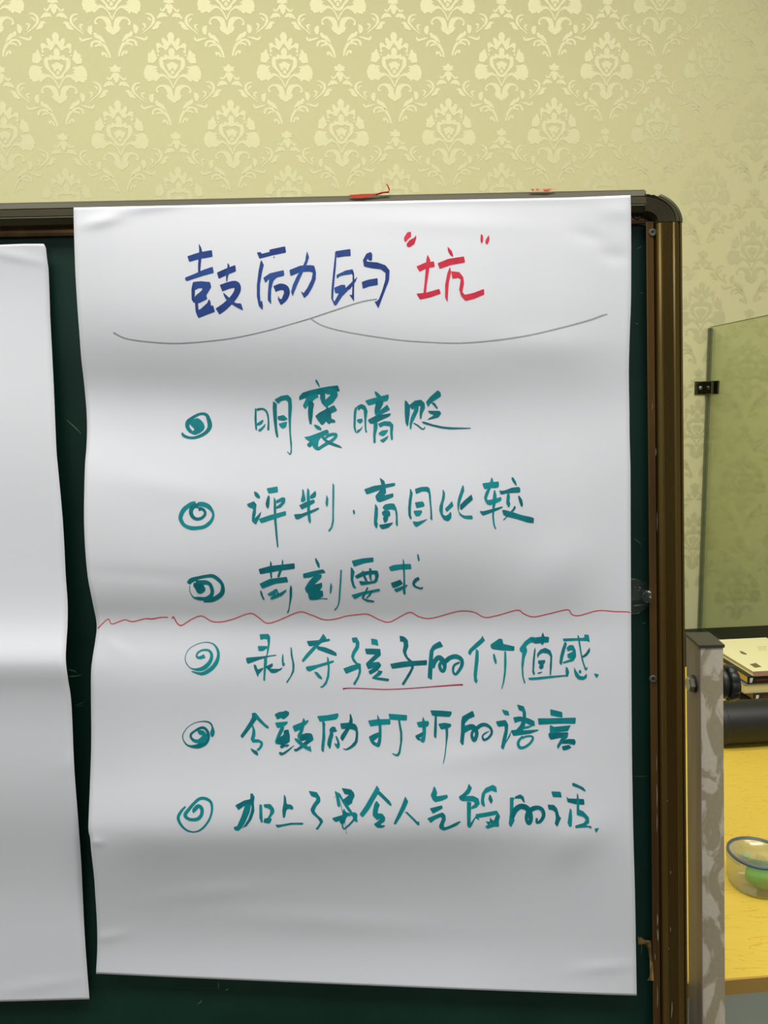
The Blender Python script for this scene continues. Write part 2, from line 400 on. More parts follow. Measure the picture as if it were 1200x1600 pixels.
# bracket plate seen inside the corner + screws
bm = bmesh.new()
P = [bc(997, 334, .003), bc(1008, 331, .003), bc(1022, 344, .003), bc(1026, 356, .003), bc(1024, 362, .003), bc(1006, 352, .003), bc(992, 350, .003), bc(990, 340, .003)]
lo = [bm.verts.new(bw(x, z, .0008)) for x, z, d in P]; hi = [bm.verts.new(bw(x, z, .0034)) for x, z, d in P]
bm.faces.new(hi); n = len(P)
for i in range(n): bm.faces.new((lo[i], lo[(i + 1) % n], hi[(i + 1) % n], hi[i]))
frm(bm, 'corner_bracket', mat('scuffed_green_grey', (52, 84, 74), rough=.5, noise=(120, (120, 130, 110), .55, .75)), board)
for (px, py, dd) in ((996, 337, .0056), (1019.5, 363.5, .0134), (1020.5, 1061, .0134)):
    bm = bmesh.new(); c = bpt(px, py, dd)
    lathe(bm, c, BN, [(.0042, -.0005), (.0042, .0005), (.0032, .0008), (.0015, .0009), (.0013, .0002), (0, .0002)], 20)
    sc = frm(bm, 'screw', m_screw, board, True)
    bm = bmesh.new(); lathe(bm, c, BN, [(.0014, .0010), (0, .0010)], 12); hl = frm(bm, 'screw_recess', m_dark, sc)
# chalk scratches left on the green surface
SCR = [(104, 656, 127, 678, 1.5), (104, 1057, 120, 1056, 1.6), (112, 1058, 128, 1054, 1.4), (106, 1046, 117, 1049, 1.8), (115, 1047, 119, 1052, 1.2), (116, 1103, 132, 1096, .9), (120, 1105, 130, 1101, .7),
       (995, 389, 1003, 384, 1.1), (341, 1534, 341, 1546, 1), (352, 1547, 357, 1545, 1.6), (308, 1570, 316, 1562, 1.0), (990, 841, 1002, 851, .9), (993, 505, 997, 507, 1.2), (1001, 1463, 1002, 1492, .6),
       (1003, 974, 1009, 973, 1), (989, 1213, 1012, 1213, .5), (1000, 458, 1005, 457, .9), (190, 0, 190, 1, 1)]
V, Fc = [], []
for x0, y0, x1, y1, w in SCR[:-1]:
    for q in ribbon([(x0, y0, w * .3), ((x0 + x1) / 2 + .8, (y0 + y1) / 2, w), (x1, y1, w * .3)], 4):
        k = len(V); V += [bpt(a, b_, .0003) for a, b_ in q]; Fc.append((k, k + 1, k + 2, k + 3))
ck = meshobj('chalk_scratches', V, Fc, m_chalk, board); tag(ck, 'faint pale scratches', kind='stuff')

V, Fc = [], []
for x0, y0, x1, y1, w, dd in [(1026, 1225, 1026.5, 1262, 1.4, .0138), (1026.5, 1272, 1026, 1300, 1.2, .0138), (1027, 1428, 1027, 1446, 2.0, .0138), (1027, 1452, 1028, 1470, 2.4, .0138), (1023, 1490, 1023.5, 1500, 1.2, .0138),
                          (1025.5, 1180, 1025.5, 1205, .9, .0138), (1047, 1448, 1047.5, 1456, 1.1, .0192), (1044, 1480, 1045, 1484, .9, .0192), (1042, 1250, 1043, 1253, .8, .0192), (1048, 1360, 1047, 1366, .8, .0192),
                          (1024.5, 700, 1024.5, 712, 1.0, .0138), (1026.5, 800, 1026.5, 830, .8, .0138), (1019, 630, 1019, 640, 1.0, .0138), (1027, 1540, 1027, 1575, 1.3, .0138), (1050, 1565, 1049, 1590, 1.6, .0192)]:
    for q in ribbon([(x0, y0, w * .3), ((x0 + x1) / 2 + .5, (y0 + y1) / 2, w), (x1, y1, w * .3)], 4):
        k = len(V); V += [bpt(a, b_, dd) for a, b_ in q]; Fc.append((k, k + 1, k + 2, k + 3))
sf = meshobj('paint_scuffs', V, Fc, mat('bare_scuffed_metal', (132, 126, 106), rough=.6), board); tag(sf, 'pale scuffs along the right frame', kind='stuff')

# ================================================================ PAPER SHEETS
def interp(tab, y):
    if y <= tab[0][0]: return tab[0][1]
    for (a, va), (b_, vb) in zip(tab, tab[1:]):
        if y <= b_:
            t = (y - a) / (b_ - a); return va + (vb - va) * t
    return tab[-1][1]
def smooth_tab(tab, step=6.0):
    P = catmull([(a, b_) for a, b_ in tab], step); return P
L1 = smooth_tab([(320,115),(350,115.3),(420,117.5),(480,121),(520,124),(560,127),(597,131.2),(640,135),(670,136),(700,135),(730,132.7),(800,131.2),(850,132.7),(900,137),(940,144.5),(975,151),(1000,149),(1030,144.3),(1060,142),(1150,142.6),(1200,141.5),(1250,139.6),(1293,138),(1304,139.5),(1310,141),(1330,142.5),(1370,147),(1400,149),(1440,151.4),(1480,152),(1522,150),(1530,149.8)])
R1 = smooth_tab([(300,985),(340,986),(460,986),(520,984),(580,982.6),(640,983.4),(684,983.8),(731,985),(800,985.3),(900,985.7),(1000,986.2),(1170,987.4),(1264,988.8),(1320,990),(1398,992.2),(1480,993.6),(1560,995)])
T1 = [(100,325.3),(200,323),(500,316.7),(900,308.5),(990,304.8)]
B1 = smooth_tab([(130,1521.5),(150,1522),(250,1526.7),(400,1533),(700,1545.5),(900,1553),(996,1556)], 20)
L2 = [(0, -560), (1600, -560)]
R2 = smooth_tab([(376,68),(381,68.3),(387,71.5),(405,73.5),(425,76),(480,78),(500,78.7),(600,83.8),(700,88),(730,90.5),(800,97),(850,100.3),(900,102.7),(940,105.5),(975,105.5),(1000,104),(1030,102.7),(1060,106),(1100,111.5),(1200,116),(1280,122),(1350,127),(1400,129.3),(1450,131.7),(1500,135),(1565,140)])
T2 = [(-560,398),(0,383.5),(69,381)]
B2 = [(-560,1578),(0,1564.3),(140,1560.3)]

def srgb(v): return lin((v, v, v))[0]
class Sheet:
    def __init__(s, L, R, T, B, ys, us, tab, d_top, d_bot, k, base=200, amp=None):
        s.L, s.R, s.T, s.B, s.us = L, R, T, B, us
        n = 240; s.n = n; s.dt = []
        y0, y1 = ys[0], ys[-1]; s.y0, s.y1 = y0, y1
        for ci in range(len(us)):
            colb = smooth_tab([(y, tab[i][ci]) for i, y in enumerate(ys)], 5)
            d = [0.0]
            for j in range(n):
                y = y0 + (y1 - y0) * (j + .5) / n
                sl = (srgb(interp(colb, y)) - srgb(base)) * k
                d.append(d[-1] + math.tan(max(-.6, min(.6, sl))) * (y1 - y0) / n * .00069)
            # remove the drift so that the sheet hangs between its ends
            tot = d[-1] - (d_bot - d_top)
            d = [v - tot * i / n + d_top for i, v in enumerate(d)]
            s.dt.append(d)
        lo = min(min(c) for c in s.dt)
        s.lo = lo
    def depth(s, x, y):
        l = interp(s.L, y); r = interp(s.R, y); u = max(0, min(1, (x - l) / (r - l)))
        v = max(0, min(1, (y - s.y0) / (s.y1 - s.y0))) * s.n; j = min(int(v), s.n - 1); t = v - j
        for i in range(len(s.us) - 1):
            if u <= s.us[i + 1] or i == len(s.us) - 2:
                a = (u - s.us[i]) / (s.us[i + 1] - s.us[i]); a = max(0, min(1, a)); a = a * a * (3 - 2 * a); break
        A, B = s.dt[i], s.dt[i + 1]
        d = (A[j] * (1 - t) + A[j + 1] * t) * (1 - a) + (B[j] * (1 - t) + B[j + 1] * t) * a
        return max(d, .0016) + wrinkle(x, y)
    def pt(s, x, y, off=0): 
        return bpt(x, y, s.depth(x, y) + off)
    def mesh(s, name, material, label, cat, group=None, nx=110, ny=320):
        V, Fc = [], []
        for j in range(ny + 1):
            for i in range(nx + 1):
                u, v = i / nx, j / ny
                xg = 0.0
                x = interp(s.L, 900) + (interp(s.R, 900) - interp(s.L, 900)) * u
                y = interp(s.T, x) + (interp(s.B, x) - interp(s.T, x)) * v
                x = interp(s.L, y) + (interp(s.R, y) - interp(s.L, y)) * u
                V.append(s.pt(x, y))
        for j in range(ny):
            for i in range(nx):
                k = j * (nx + 1) + i; Fc.append((k, k + nx + 1, k + nx + 2, k + 1))
        o = meshobj(name, V, Fc, material, None, True)
        md = o.modifiers.new('thickness', 'SOLIDIFY'); md.thickness = .00018; md.offset = -1
        tag(o, label, cat, group); return o
DENTS = [(160, 345, 30, 9, -14, .0016), (235, 322, 60, 8, -8, .0012), (920, 370, 26, 12, 20, -.0007), (965, 330, 30, 14, 0, .0008), (960, 400, 22, 12, 10, -.0008),
         (150, 1316, 10, 6, 0, .0012), (168, 1464, 26, 8, -12, .0008), (940, 1512, 45, 10, -6, .0008), (865, 900, 70, 45, -45, .0016), (905, 1310, 60, 30, -35, .0016),
         (840, 540, 90, 26, 0, .0010), (180, 1010, 20, 10, 40, .0007), (20, 400, 50, 8, 12, .0010), (60, 1540, 60, 10, -10, .0006), (118, 1190, 30, 14, -30, .0006),
         (760, 1180, 120, 20, -8, .0007), (260, 760, 90, 22, 8, .0007), (230, 900, 100, 12, 4, -.0005), (520, 1440, 160, 18, 3, .0008), (330, 1395, 90, 14, -6, .0005), (700, 350, 120, 14, 2, .0005)]
def wrinkle(x, y):
    s = 0.0
    for cx, cy, sx, sy, ang, a in DENTS:
        dx, dy = x - cx, y - cy
        if abs(dx) > 3 * max(sx, sy) or abs(dy) > 3 * max(sx, sy): continue
        t = math.radians(ang); u = (dx * math.cos(t) + dy * math.sin(t)) / sx; v = (-dx * math.sin(t) + dy * math.cos(t)) / sy
        q = u * u + v * v
        if q < 9: s += a * math.exp(-q)
    return max(s, -.0008)

m_paper = mat('white_flipchart_paper', (230, 231, 237), rough=.62, spec=.25, bump=(7, .05, .002))
ys = [320, 350, 400, 450, 490, 520, 550, 580, 600, 625, 650, 690, 720, 760, 800, 850, 890, 920, 945, 958, 972, 990, 1015, 1050, 1090, 1150, 1200, 1240, 1280, 1300, 1318, 1340, 1380, 1420, 1460, 1510, 1556]
us = [0, .12, .35, .65, .86, 1]
tab = [[212]*6,[212,212,211,211,213,214],[206,207,207,208,210,212],[203,203,203,206,209,211],[196,196,198,202,206,210],[188,186,188,195,202,208],[178,174,176,184,194,204],
 [174,168,169,176,188,202],[182,174,170,176,190,203],[200,192,182,184,198,208],[214,208,198,196,206,213],[224,219,213,209,212,215],[222,219,215,211,212,214],[214,213,212,209,210,212],
 [208,207,204,202,206,211],[203,202,198,190,204,210],[196,194,186,176,196,209],[184,180,172,166,190,208],[168,166,162,162,186,207],[172,168,163,165,190,207],[196,190,180,182,198,208],
 [214,210,202,200,206,211],[222,218,211,208,210,212],[206,206,203,202,206,211],[196,196,196,198,204,210],[201,201,203,204,207,211],[208,208,208,208,209,212],[214,212,211,208,209,212],
 [210,206,202,198,206,212],[198,190,184,178,198,211],[182,166,162,160,186,208],[172,158,156,162,184,205],[172,166,168,172,190,203],[178,174,176,182,194,203],[188,186,186,190,198,204],[204,204,204,206,208,210],[208,208,209,212,213,213]]
s1 = Sheet(L1, R1, T1, B1, ys, us, tab, .0205, .012, 1.25, base=197)
paper = s1.mesh('flipchart_sheet', m_paper, 'full white flip-chart sheet covered in blue, red and teal handwriting, hung on the green chalkboard', 'paper sheet')
ys2 = [380, 420, 480, 600, 700, 800, 900, 950, 985, 1010, 1030, 1045, 1065, 1095, 1150, 1200, 1260, 1310, 1360, 1440, 1500, 1562]
t2 = [190, 194, 203, 206, 202, 198, 200, 208, 220, 226, 214, 186, 166, 180, 192, 190, 180, 172, 176, 190, 193, 196]
tab2 = [[v, v] for v in t2]
s2 = Sheet(L2, R2, T2, B2, ys2, [0, 1], tab2, .010, .008, 1.25, base=194)
for c in s2.dt:
    lo = min(c)
    if lo < .003:
        for i in range(len(c)): c[i] += (.003 - lo) * math.sin(math.pi * min(1, i / len(c) * 1.0)) * 1.3
sheet2 = s2.mesh('flipchart_sheet', m_paper, 'blank white paper sheet cut off by the left edge of the photo, on the chalkboard', 'paper sheet', nx=60)
print('sheet1 depth', [(round(min(c), 4), round(max(c), 4)) for c in s1.dt], 'sheet2', [(round(min(c), 4), round(max(c), 4)) for c in s2.dt])

# ---------------------------------------------------------------- handwriting
def ink(name, rgb, rgb2, rough=.45):
    m = bpy.data.materials.new(name); m.use_nodes = True; nt = m.node_tree; b = nt.nodes['Principled BSDF']
    b.inputs['Roughness'].default_value = rough; b.inputs['Specular IOR Level'].default_value = .3
    at = nt.nodes.new('ShaderNodeAttribute'); at.attribute_name = 'tone'
    tc = nt.nodes.new('ShaderNodeTexCoord'); nz = nt.nodes.new('ShaderNodeTexNoise'); nz.inputs['Scale'].default_value = 90; nz.inputs['Detail'].default_value = 3
    ad = nt.nodes.new('ShaderNodeMath'); ad.operation = 'ADD'
    rp = nt.nodes.new('ShaderNodeValToRGB'); rp.color_ramp.elements[0].position = .35; rp.color_ramp.elements[1].position = 1.35 / 1.5
    rp.color_ramp.elements[0].color = (*lin(rgb2), 1); rp.color_ramp.elements[1].color = (*lin(rgb), 1)
    ml = nt.nodes.new('ShaderNodeMath'); ml.operation = 'MULTIPLY'; ml.inputs[1].default_value = .6
    nt.links.new(tc.outputs['Object'], nz.inputs['Vector']); nt.links.new(nz.outputs[0], ml.inputs[0])
    nt.links.new(ml.outputs[0], ad.inputs[0]); nt.links.new(at.outputs['Fac'], ad.inputs[1]); nt.links.new(ad.outputs[0], rp.inputs[0])
    nt.links.new(rp.outputs[0], b.inputs['Base Color']); return m
m_teal = ink('teal_marker_ink', (14, 146, 152), (0, 104, 116)); m_blue = ink('blue_marker_ink', (40, 80, 152), (22, 50, 120))
m_red = ink('red_marker_ink', (222, 54, 76), (196, 30, 56)); m_thin = ink('red_pen_ink', (226, 86, 80), (208, 60, 60)); m_mag = ink('crimson_pen_ink', (196, 40, 90), (170, 20, 66))
m_grey = ink('grey_pencil', (172, 173, 173), (146, 148, 150))
KIND = {'b': ('brush_character', m_blue), 'r': ('brush_character', m_red), 't': ('brush_character', m_teal), 'B': ('spiral_bullet', m_teal), 'd': ('ink_dot', m_teal),
        'u': ('underline', m_mag), 'w': ('wavy_line', m_thin), 'g': ('pencil_curve', m_grey)}
LAB = {'b': 'blue chisel-marker character', 'r': 'red chisel-marker stroke', 'u': 'crimson pen underline', 'w': 'thin red wavy line', 'g': 'thin grey pencil curve'}
INK = """@ 270 350 4.615 b
p 105,232 195,203 282,188 287,236 200,250 118,273
p 187,140 205,170 212,200 205,260 198,330 204,380 182,350 182,290 190,200
p 90,385 150,362 220,330 288,307 296,352 220,372 150,395 100,412 88,400
p 146,415 162,450 158,520 152,570 136,545 134,470
p 146,418 200,412 268,418 277,455 240,515 250,540 200,565 165,578 150,560 160,520 208,480 215,462 185,462 165,475 155,460
p 160,572 182,572 185,620 200,612 248,570 260,540 272,560 274,590 290,586 304,632 250,652 185,678 172,650 165,632 163,610
p 318,350 380,322 450,295 456,340 400,362 330,394
p 395,278 410,300 408,350 398,380 390,420 384,410 384,360 392,320
r 348,462,50 410,440,48 455,436,50 468,470,46 445,520,44 400,570,46 360,605,50 322,630,50
p 362,492 395,520 430,555 460,572 492,572 508,622 470,605 420,575 385,545 370,520
@ 270 350 4.615 b
p 605,205 635,202 640,215 700,200 695,185 810,160 817,205 720,225 625,250 615,225
p 735,232 733,245 725,246 727,235
p 638,258 657,295 645,340 630,430 628,500 632,560 643,550 650,585 647,620 620,590 606,520 606,440 618,340 630,280
p 652,388 700,355 800,332 804,372 750,385 725,410 710,470 708,530 710,580 685,550 685,500 690,440 695,395 668,425
r 733,468,44 780,452,46 815,465,44 822,500,42 805,540,38 780,575,16
p 760,515 770,540 795,540 805,560 780,585 758,545
p 840,332 920,300 990,296 1020,300 1033,350 1030,400 1005,460 975,510 947,534 925,490 930,485 942,500 970,460 1000,400 1010,350 990,342 920,345 850,375
p 968,195 983,240 965,290 935,355 905,420 880,480 865,520 852,490 865,440 895,375 930,320 955,265 960,230
@ 500 350 4 b
p 95,172 104,180 100,260 92,340 84,430 82,470 97,500 92,512 70,465 72,400 82,300 92,210
p 95,170 190,156 192,200 150,202 104,210 105,190
p 103,318 160,290 205,282 212,310 160,318 125,325 105,342
p 190,285 212,300 215,350 213,420 213,485 182,440 200,445 203,380 204,320
p 88,398 130,380 158,380 160,400 185,390 180,410 140,450 100,510 75,480 90,485 118,432 95,432
p 160,400 235,328 222,360 185,410
p 268,225 290,185 318,174 327,190 324,230 302,225 300,212 285,238
p 268,222 300,235 360,240 410,258 435,290 432,350 405,420 382,480 365,527 340,482 352,485 368,470 390,410 408,350 410,305 380,282 320,275 275,265
p 261,362 300,348 360,338 362,380 310,388 267,404
@ 500 350 4 r
p 525,85 545,52 568,48 570,80 550,95 535,115 526,105
p 540,125 560,100 590,85 600,68 602,90 590,125 560,145 545,142
@ 500 350 4 r
p 1005,62 1018,70 1020,105 1010,125 1003,105
p 1035,100 1055,68 1060,95 1050,125 1040,128 1033,115
@ 500 350 4 r
p 602,265 660,240 712,233 718,268 670,275 622,298
p 672,190 690,225 682,290 668,380 662,440 645,440 652,380 660,290 665,220
p 602,435 660,430 745,405 755,435 690,458 625,472
p 797,140 825,170 834,205 815,195 800,170
p 735,245 800,218 900,202 907,240 820,255 748,280
p 812,265 820,300 805,370 800,440 798,488 782,460 782,380 795,310
p 820,295 870,300 895,330 900,370 890,425 905,442 960,430 1025,405 1027,440 960,468 910,480 882,450 870,410 880,345 865,335 828,342
@ 275 630 17.14 B
r 160,790,50 200,860,80 320,915,75 480,925,75 640,880,85 780,800,95 880,690,110 905,580,125 880,450,110 820,320,90 700,280,70 560,320,75 420,410,95 330,500,130 300,600,110 340,700,100 420,780,90
p 400,480 470,430 570,392 660,440 740,530 772,630 750,710 640,800 520,850 440,835 380,790 480,725 495,700 430,630 365,560
@ 270 580 4.615 t
p 592,263 604,275 605,350 608,415 605,432 595,420 588,350
r 605,278,18 650,272,14 680,300,14 690,360,12 688,425,16
p 607,375 650,348 655,360 640,385 605,395
p 612,425 640,405 670,375 665,400 640,430 625,437
p 722,215 750,235 750,300 752,400 762,475 750,482 738,440 725,340 720,270
p 732,205 780,178 830,170 855,195 860,260 852,350 852,450 860,520 858,590 845,607 822,580 828,578 845,595 850,560 840,450 833,330 832,220 815,205 780,215 760,235
p 755,325 800,315 830,345 800,358 758,350
p 762,378 825,362 818,400 795,415 775,402
@ 465 590 13.34 t
p 370,40 400,42 440,110 468,200 450,195 400,130 370,70
p 28,400 100,315 250,265 450,220 640,185 840,160 880,280 820,290 640,300 430,350 250,400 110,440 35,470
p 110,580 180,430 260,340 350,300 390,320 440,405 380,430 310,490 230,560 165,660 120,610
p 220,500 310,490 345,555 325,640 315,780 290,985 250,965 225,850 215,700 225,560
p 470,260 520,235 570,330 578,450 600,560 640,600 620,650 590,620 510,540 470,440
p 520,235 700,220 800,250 835,330 838,380 780,460 740,520 640,590 590,620 560,520 580,460 700,350 600,340 555,310
p 365,800 450,730 600,650 650,640 690,700 600,900 530,985 490,980 430,900
p 600,650 760,572 828,680 700,745
p 590,640 640,620 700,740 700,850 780,885 788,935 690,940 660,975 600,920 560,850 580,720
p 335,975 400,985 480,1030 507,1090 460,1095 390,1065 350,1020
p 135,1235 230,1225 400,1165 600,1080 640,1100 655,1150 560,1210 480,1250 440,1310 425,1430 470,1500 430,1520 360,1490 310,1430 300,1330 240,1325 180,1285
p 190,1400 240,1340 310,1320 310,1400 270,1450 220,1440
r 440,1480,60 560,1400,65 700,1320,65 790,1240,60 800,1185,60 720,1180,60 630,1210,60 590,1260,50
p 490,1240 560,1230 600,1290 700,1340 850,1400 900,1430 935,1470 870,1455 740,1420 640,1380 580,1340
@ 520 590 5 t
p 175,230 190,232 182,300 178,380 185,430 175,432 162,390 162,310 165,260
p 188,222 225,205 255,220 272,260 262,330 262,400 270,430 255,430 248,380 245,300 240,250 215,240 205,260 190,240
p 190,325 230,320 235,340 215,360 190,345
p 190,410 215,400 235,375 225,405 200,430 185,437
p 325,105 345,112 375,140 380,160 350,160 335,140
p 252,180 300,165 435,130 437,160 425,182 380,188 280,217 265,200
p 340,180 390,175 395,200 360,270 350,300 330,290 325,255
p 330,290 370,255 425,210 447,250 400,275 350,300
p 272,330 340,295 455,278 445,300 380,330 320,360 290,358
p 320,350 350,350 350,390 335,450 335,510 318,512 315,450
p 352,360 400,340 450,342 475,370 468,430 470,485 455,488 448,440 448,380 400,372 370,390
p 355,435 385,412 435,408 420,435 395,457 370,450
p 368,488 405,470 437,450 425,480 395,507 375,498
@ 520 590 5 t
p 562,180 572,178 605,220 600,290 590,370 583,385 568,355 562,280
p 597,215 640,180 690,172 718,200 720,240 700,280 692,325 680,322 678,270 685,220 650,225 625,250 610,240
p 640,225 672,220 668,260 645,310 620,360 612,405 603,405 600,360 610,310 632,260
r 632,355,8 665,375,12 700,402,10 718,392,8 720,382,3
p 728,190 760,150 820,98 842,115 846,145 800,175 760,205 745,230
p 768,195 795,195 820,235 818,250 800,230
p 742,258 835,260 848,280 825,310 780,322 738,330 745,322 790,292 755,278
p 693,342 720,345 780,365 860,382 940,388 1078,392 1078,398 1000,402 920,405 840,395 760,375 705,358
@ 270 770 16 B
r 570,255,90 480,270,100 370,340,110 270,430,115 205,560,110 200,670,100 290,810,90 460,880,100 650,875,90 800,840,90 930,740,90 1000,620,70 1005,500,65 930,380,100 850,320,120 740,285,120 620,290,110
r 640,410,100 720,400,80 790,450,70 805,540,70 720,630,75 600,655,80 500,600,90 455,500,100 470,400,110 540,320,120 640,330,110
@ 270 730 4.615 t
p 585,172 610,182 630,210 628,228 605,220 588,200
p 535,265 585,245 605,270 600,300 600,330 590,370 638,318 632,350 600,415 570,390 572,340 580,300 550,290 537,278
p 675,152 755,138 760,180 690,190
p 690,198 700,215 697,270 690,300 675,290 668,265 678,225
p 728,212 745,240 745,300 748,380 755,480 762,575 752,580 740,480 730,380 727,300
p 745,240 790,215 812,222 810,255 780,290 745,300 745,285 780,258 785,245 748,262
p 620,372 700,345 815,315 818,345 740,370 640,403 628,392
@ 270 730 4.615 t
p 932,155 945,165 958,230 955,245 930,255 922,240 932,200
p 970,148 985,165 990,240 990,330 998,390 990,410 975,385 968,300 965,200
p 990,205 1028,168 1035,190 1030,215 1000,230 990,222
p 910,275 960,250 1020,232 1025,255 990,275 930,305 920,290
p 873,340 930,335 1050,290 1058,300 1020,322 960,348 900,378 885,372
p 1108,198 1122,225 1120,270 1112,288 1100,265
p 1152,112 1165,130 1165,220 1162,320 1163,390 1150,440 1128,465 1118,458 1140,430 1150,380 1150,280 1150,180
@ 530 730 3.75 d
p 80,250 90,250 93,275 87,278 80,265
@ 560 740 8.571 t
p 285,52 310,70 350,100 362,160 372,255 335,290 300,270 290,220 310,160 295,100
p 75,210 200,165 490,122 495,162 380,190 240,235 110,280
p 225,300 300,210 360,180 372,255 345,290 410,275 465,262 472,310 380,350 280,385 245,365
p 222,402 240,420 262,460 262,560 250,650 262,670 250,735 235,730 208,680 208,600 215,520 220,450
p 320,450 360,410 430,398 480,402 505,450 525,530 530,700 515,708 498,670 500,650 503,580 490,490 440,475 390,490 345,485
p 312,515 350,490 420,500 430,560 400,580 395,620 370,655 345,655 325,590 345,580 320,550
p 275,685 350,675 470,652 440,690 400,725 320,745 295,725
@ 560 740 8.571 t
p 690,200 705,208 728,260 715,350 705,450 703,560 715,580 712,615 695,612 670,560 665,470 675,350 688,270
p 755,205 840,178 930,175 955,200 970,280 975,380 985,500 990,580 990,635 960,600 965,570 960,450 945,320 940,260 910,238 850,238 790,268 772,270
p 755,385 860,370 882,400 885,440 830,450 780,465
p 740,495 850,490 855,520 820,570 770,572 745,530
p 725,637 790,645 930,605 900,635 850,670 800,705 770,715 740,680
@ 690 740 8 t
p 12,198 25,205 45,250 40,310 20,380 15,450 18,510 50,528 90,505 110,472 125,500 120,560 95,590 65,595 25,575 -10,520 -30,460 -25,400 0,330 12,260
p 42,435 90,390 130,340 150,405 110,440 68,482 50,460
p 262,142 275,150 285,210 255,290 230,370 220,420 215,470 250,510 290,525 380,522 392,560 385,570 320,568 270,555 225,520 200,450 195,380 205,310 235,220
p 230,390 290,330 375,258 392,325 340,370 245,458 230,440
@ 690 740 8 t
p 625,42 640,65 650,110 600,115 610,85
p 507,122 600,108 715,98 718,165 690,180 610,180 535,195 520,160
p 590,160 620,170 600,220 570,300 570,330 620,325 745,290 750,335 680,370 610,395 570,385 545,350 530,300 545,240
p 655,202 670,210 688,270 682,350 665,420 655,520 660,600 670,660 688,690 668,695 645,640 632,540 635,420 640,300 648,240
p 475,465 520,470 620,445 760,408 765,425 680,465 590,500 520,525 495,505
p 875,42 895,45 930,100 942,150 930,150 900,115 875,75
p 722,200 735,215 790,210 880,175 970,165 985,190 982,235 900,240 820,245 745,262 728,240
p 820,245 850,250 855,300 848,350 862,375 850,415 832,422 808,370 812,300
p 955,272 975,280 1005,320 1018,380 1010,415 995,415 978,370 962,320
p 915,395 930,430 900,470 850,510 780,585 765,580 800,545 845,490 890,440
p 757,452 800,455 900,485 1010,520 1130,545 1158,560 1150,620 1080,610 960,572 850,545 775,520 765,490
@ 285 885 16 B
r 150,430,90 220,350,120 400,285,80 600,245,80 760,240,90 900,330,90 990,440,80 1010,560,100 980,680,120 860,780,120 720,840,110 530,865,70
r 185,480,24 182,540,14 180,600,16 220,700,20 290,780,40 400,800,85 560,810,90 690,760,110 745,660,90 735,550,90 680,440,90 580,400,110 460,410,130 330,410,130
p 280,400 400,440 520,450 580,560 560,620 500,670 430,690 370,660 320,560 270,490
@ 270 860 4.615 t
p 618,135 700,112 878,92 880,132 760,148 630,172
p 703,72 715,95 715,180 718,198 705,202 697,140
p 788,62 798,80 792,130 768,195 752,192 768,140 785,100
p 625,240 700,205 822,190 832,228 740,240 645,276
p 628,288 640,292 652,330 664,355 652,358 634,320
p 680,315 745,275 758,285 740,315 770,335 710,357 700,345 725,325 700,330
p 755,285 765,310 822,280 815,300 780,332 745,330
p 848,248 860,265 860,330 845,400 838,440 828,455 823,448 835,420 842,360 842,290
@ 270 860 4.615 t
p 1025,50 1040,65 1058,95 1060,130 1045,118 1028,80
p 938,168 1000,152 1085,135 1103,160 1050,172 990,195 942,200
p 1030,170 1075,175 1070,200 1020,245 1050,240 1075,230 1078,260 1060,290 1082,290 1085,330 1050,355 1000,358 980,345 975,310 960,300 952,270 980,225
r 985,355,5 1040,350,5 1085,348,6 1115,350,8
p 1140,230 1150,260 1142,310 1133,312 1132,270
r 1214,140,12 1210,220,12 1204,300,12 1200,360,11 1190,400,9 1167,430,10
@ 500 860 4.615 t
p 228,75 300,58 385,50 387,82 320,92 245,118
p 222,122 232,125 250,155 240,210 250,255 262,265 255,278 235,262 220,210
p 250,185 300,155 370,145 415,145 425,180 415,215 390,240 380,232 398,200 395,172 350,172 300,190 265,205
p 302,142 315,150 330,190 345,225 330,228 312,190
p 355,125 370,130 375,160 370,200 378,220 362,215 352,180
p 280,220 340,225 420,215 400,235 340,245 295,252
p 225,322 300,300 430,275 435,292 360,310 300,325 250,352
p 340,262 350,270 330,310 315,345 350,355 390,362 393,375 340,370 305,350 300,340 320,305
p 372,285 380,290 365,325 335,350 330,345 355,315
@ 500 860 4.615 t
p 495,120 530,105 600,98 655,97 660,135 580,138 510,150
p 597,58 607,75 612,150 615,250 618,315 605,320 597,300 602,200 597,120
p 510,235 580,210 598,240 560,262 525,272
p 532,280 600,255 632,245 630,258 590,285 550,303
r 715,200,22 690,215,26 675,240,20 690,262,14 735,275,12 738,262,6
p 700,25 710,28 718,60 718,78 708,75 702,50
@ 270 980 4.615 B
r 230,207,30 195,220,22 172,212,14 180,185,14 215,165,14 260,168,18 280,200,22 270,245,26 230,290,32 180,305,22 130,295,8 95,255,7 92,205,5 120,155,5 180,120,5 240,108,6 290,120,10 322,160,18 328,210,22 310,260,30 270,305,30 210,335,24 135,318,6
@ 270 980 4.615 t
p 625,50 690,48 703,70 700,120 690,180 680,210 680,260 672,300 665,388 652,385 655,300 658,220 675,200 685,120 680,85 655,85 632,92
p 612,135 680,135 683,150 650,172 618,172
p 528,220 620,212 745,198 747,205 700,212 620,235 540,265 530,245
p 582,268 600,272 612,305 655,290 650,305 620,340 612,362 600,330 588,300
p 665,285 720,258 722,280 700,300 770,300 790,288 785,305 740,330 710,330 690,308
p 790,190 798,200 800,255 812,265 800,282 790,280 785,240
p 848,140 858,150 865,210 878,270 875,320 850,365 825,402 815,398 845,355 862,310 862,260 850,200
@ 270 980 4.615 t
p 1085,45 1110,80 1060,125 1000,190 940,255 928,240 960,195 1020,130 1060,85
p 965,100 1060,92 1130,82 1135,98 1080,110 1000,138 980,135
p 1040,135 1100,145 1150,165 1180,185 1183,208 1150,200 1090,178 1040,160
p 958,285 1040,270 1160,238 1162,252 1100,275 1050,290 985,320 965,310
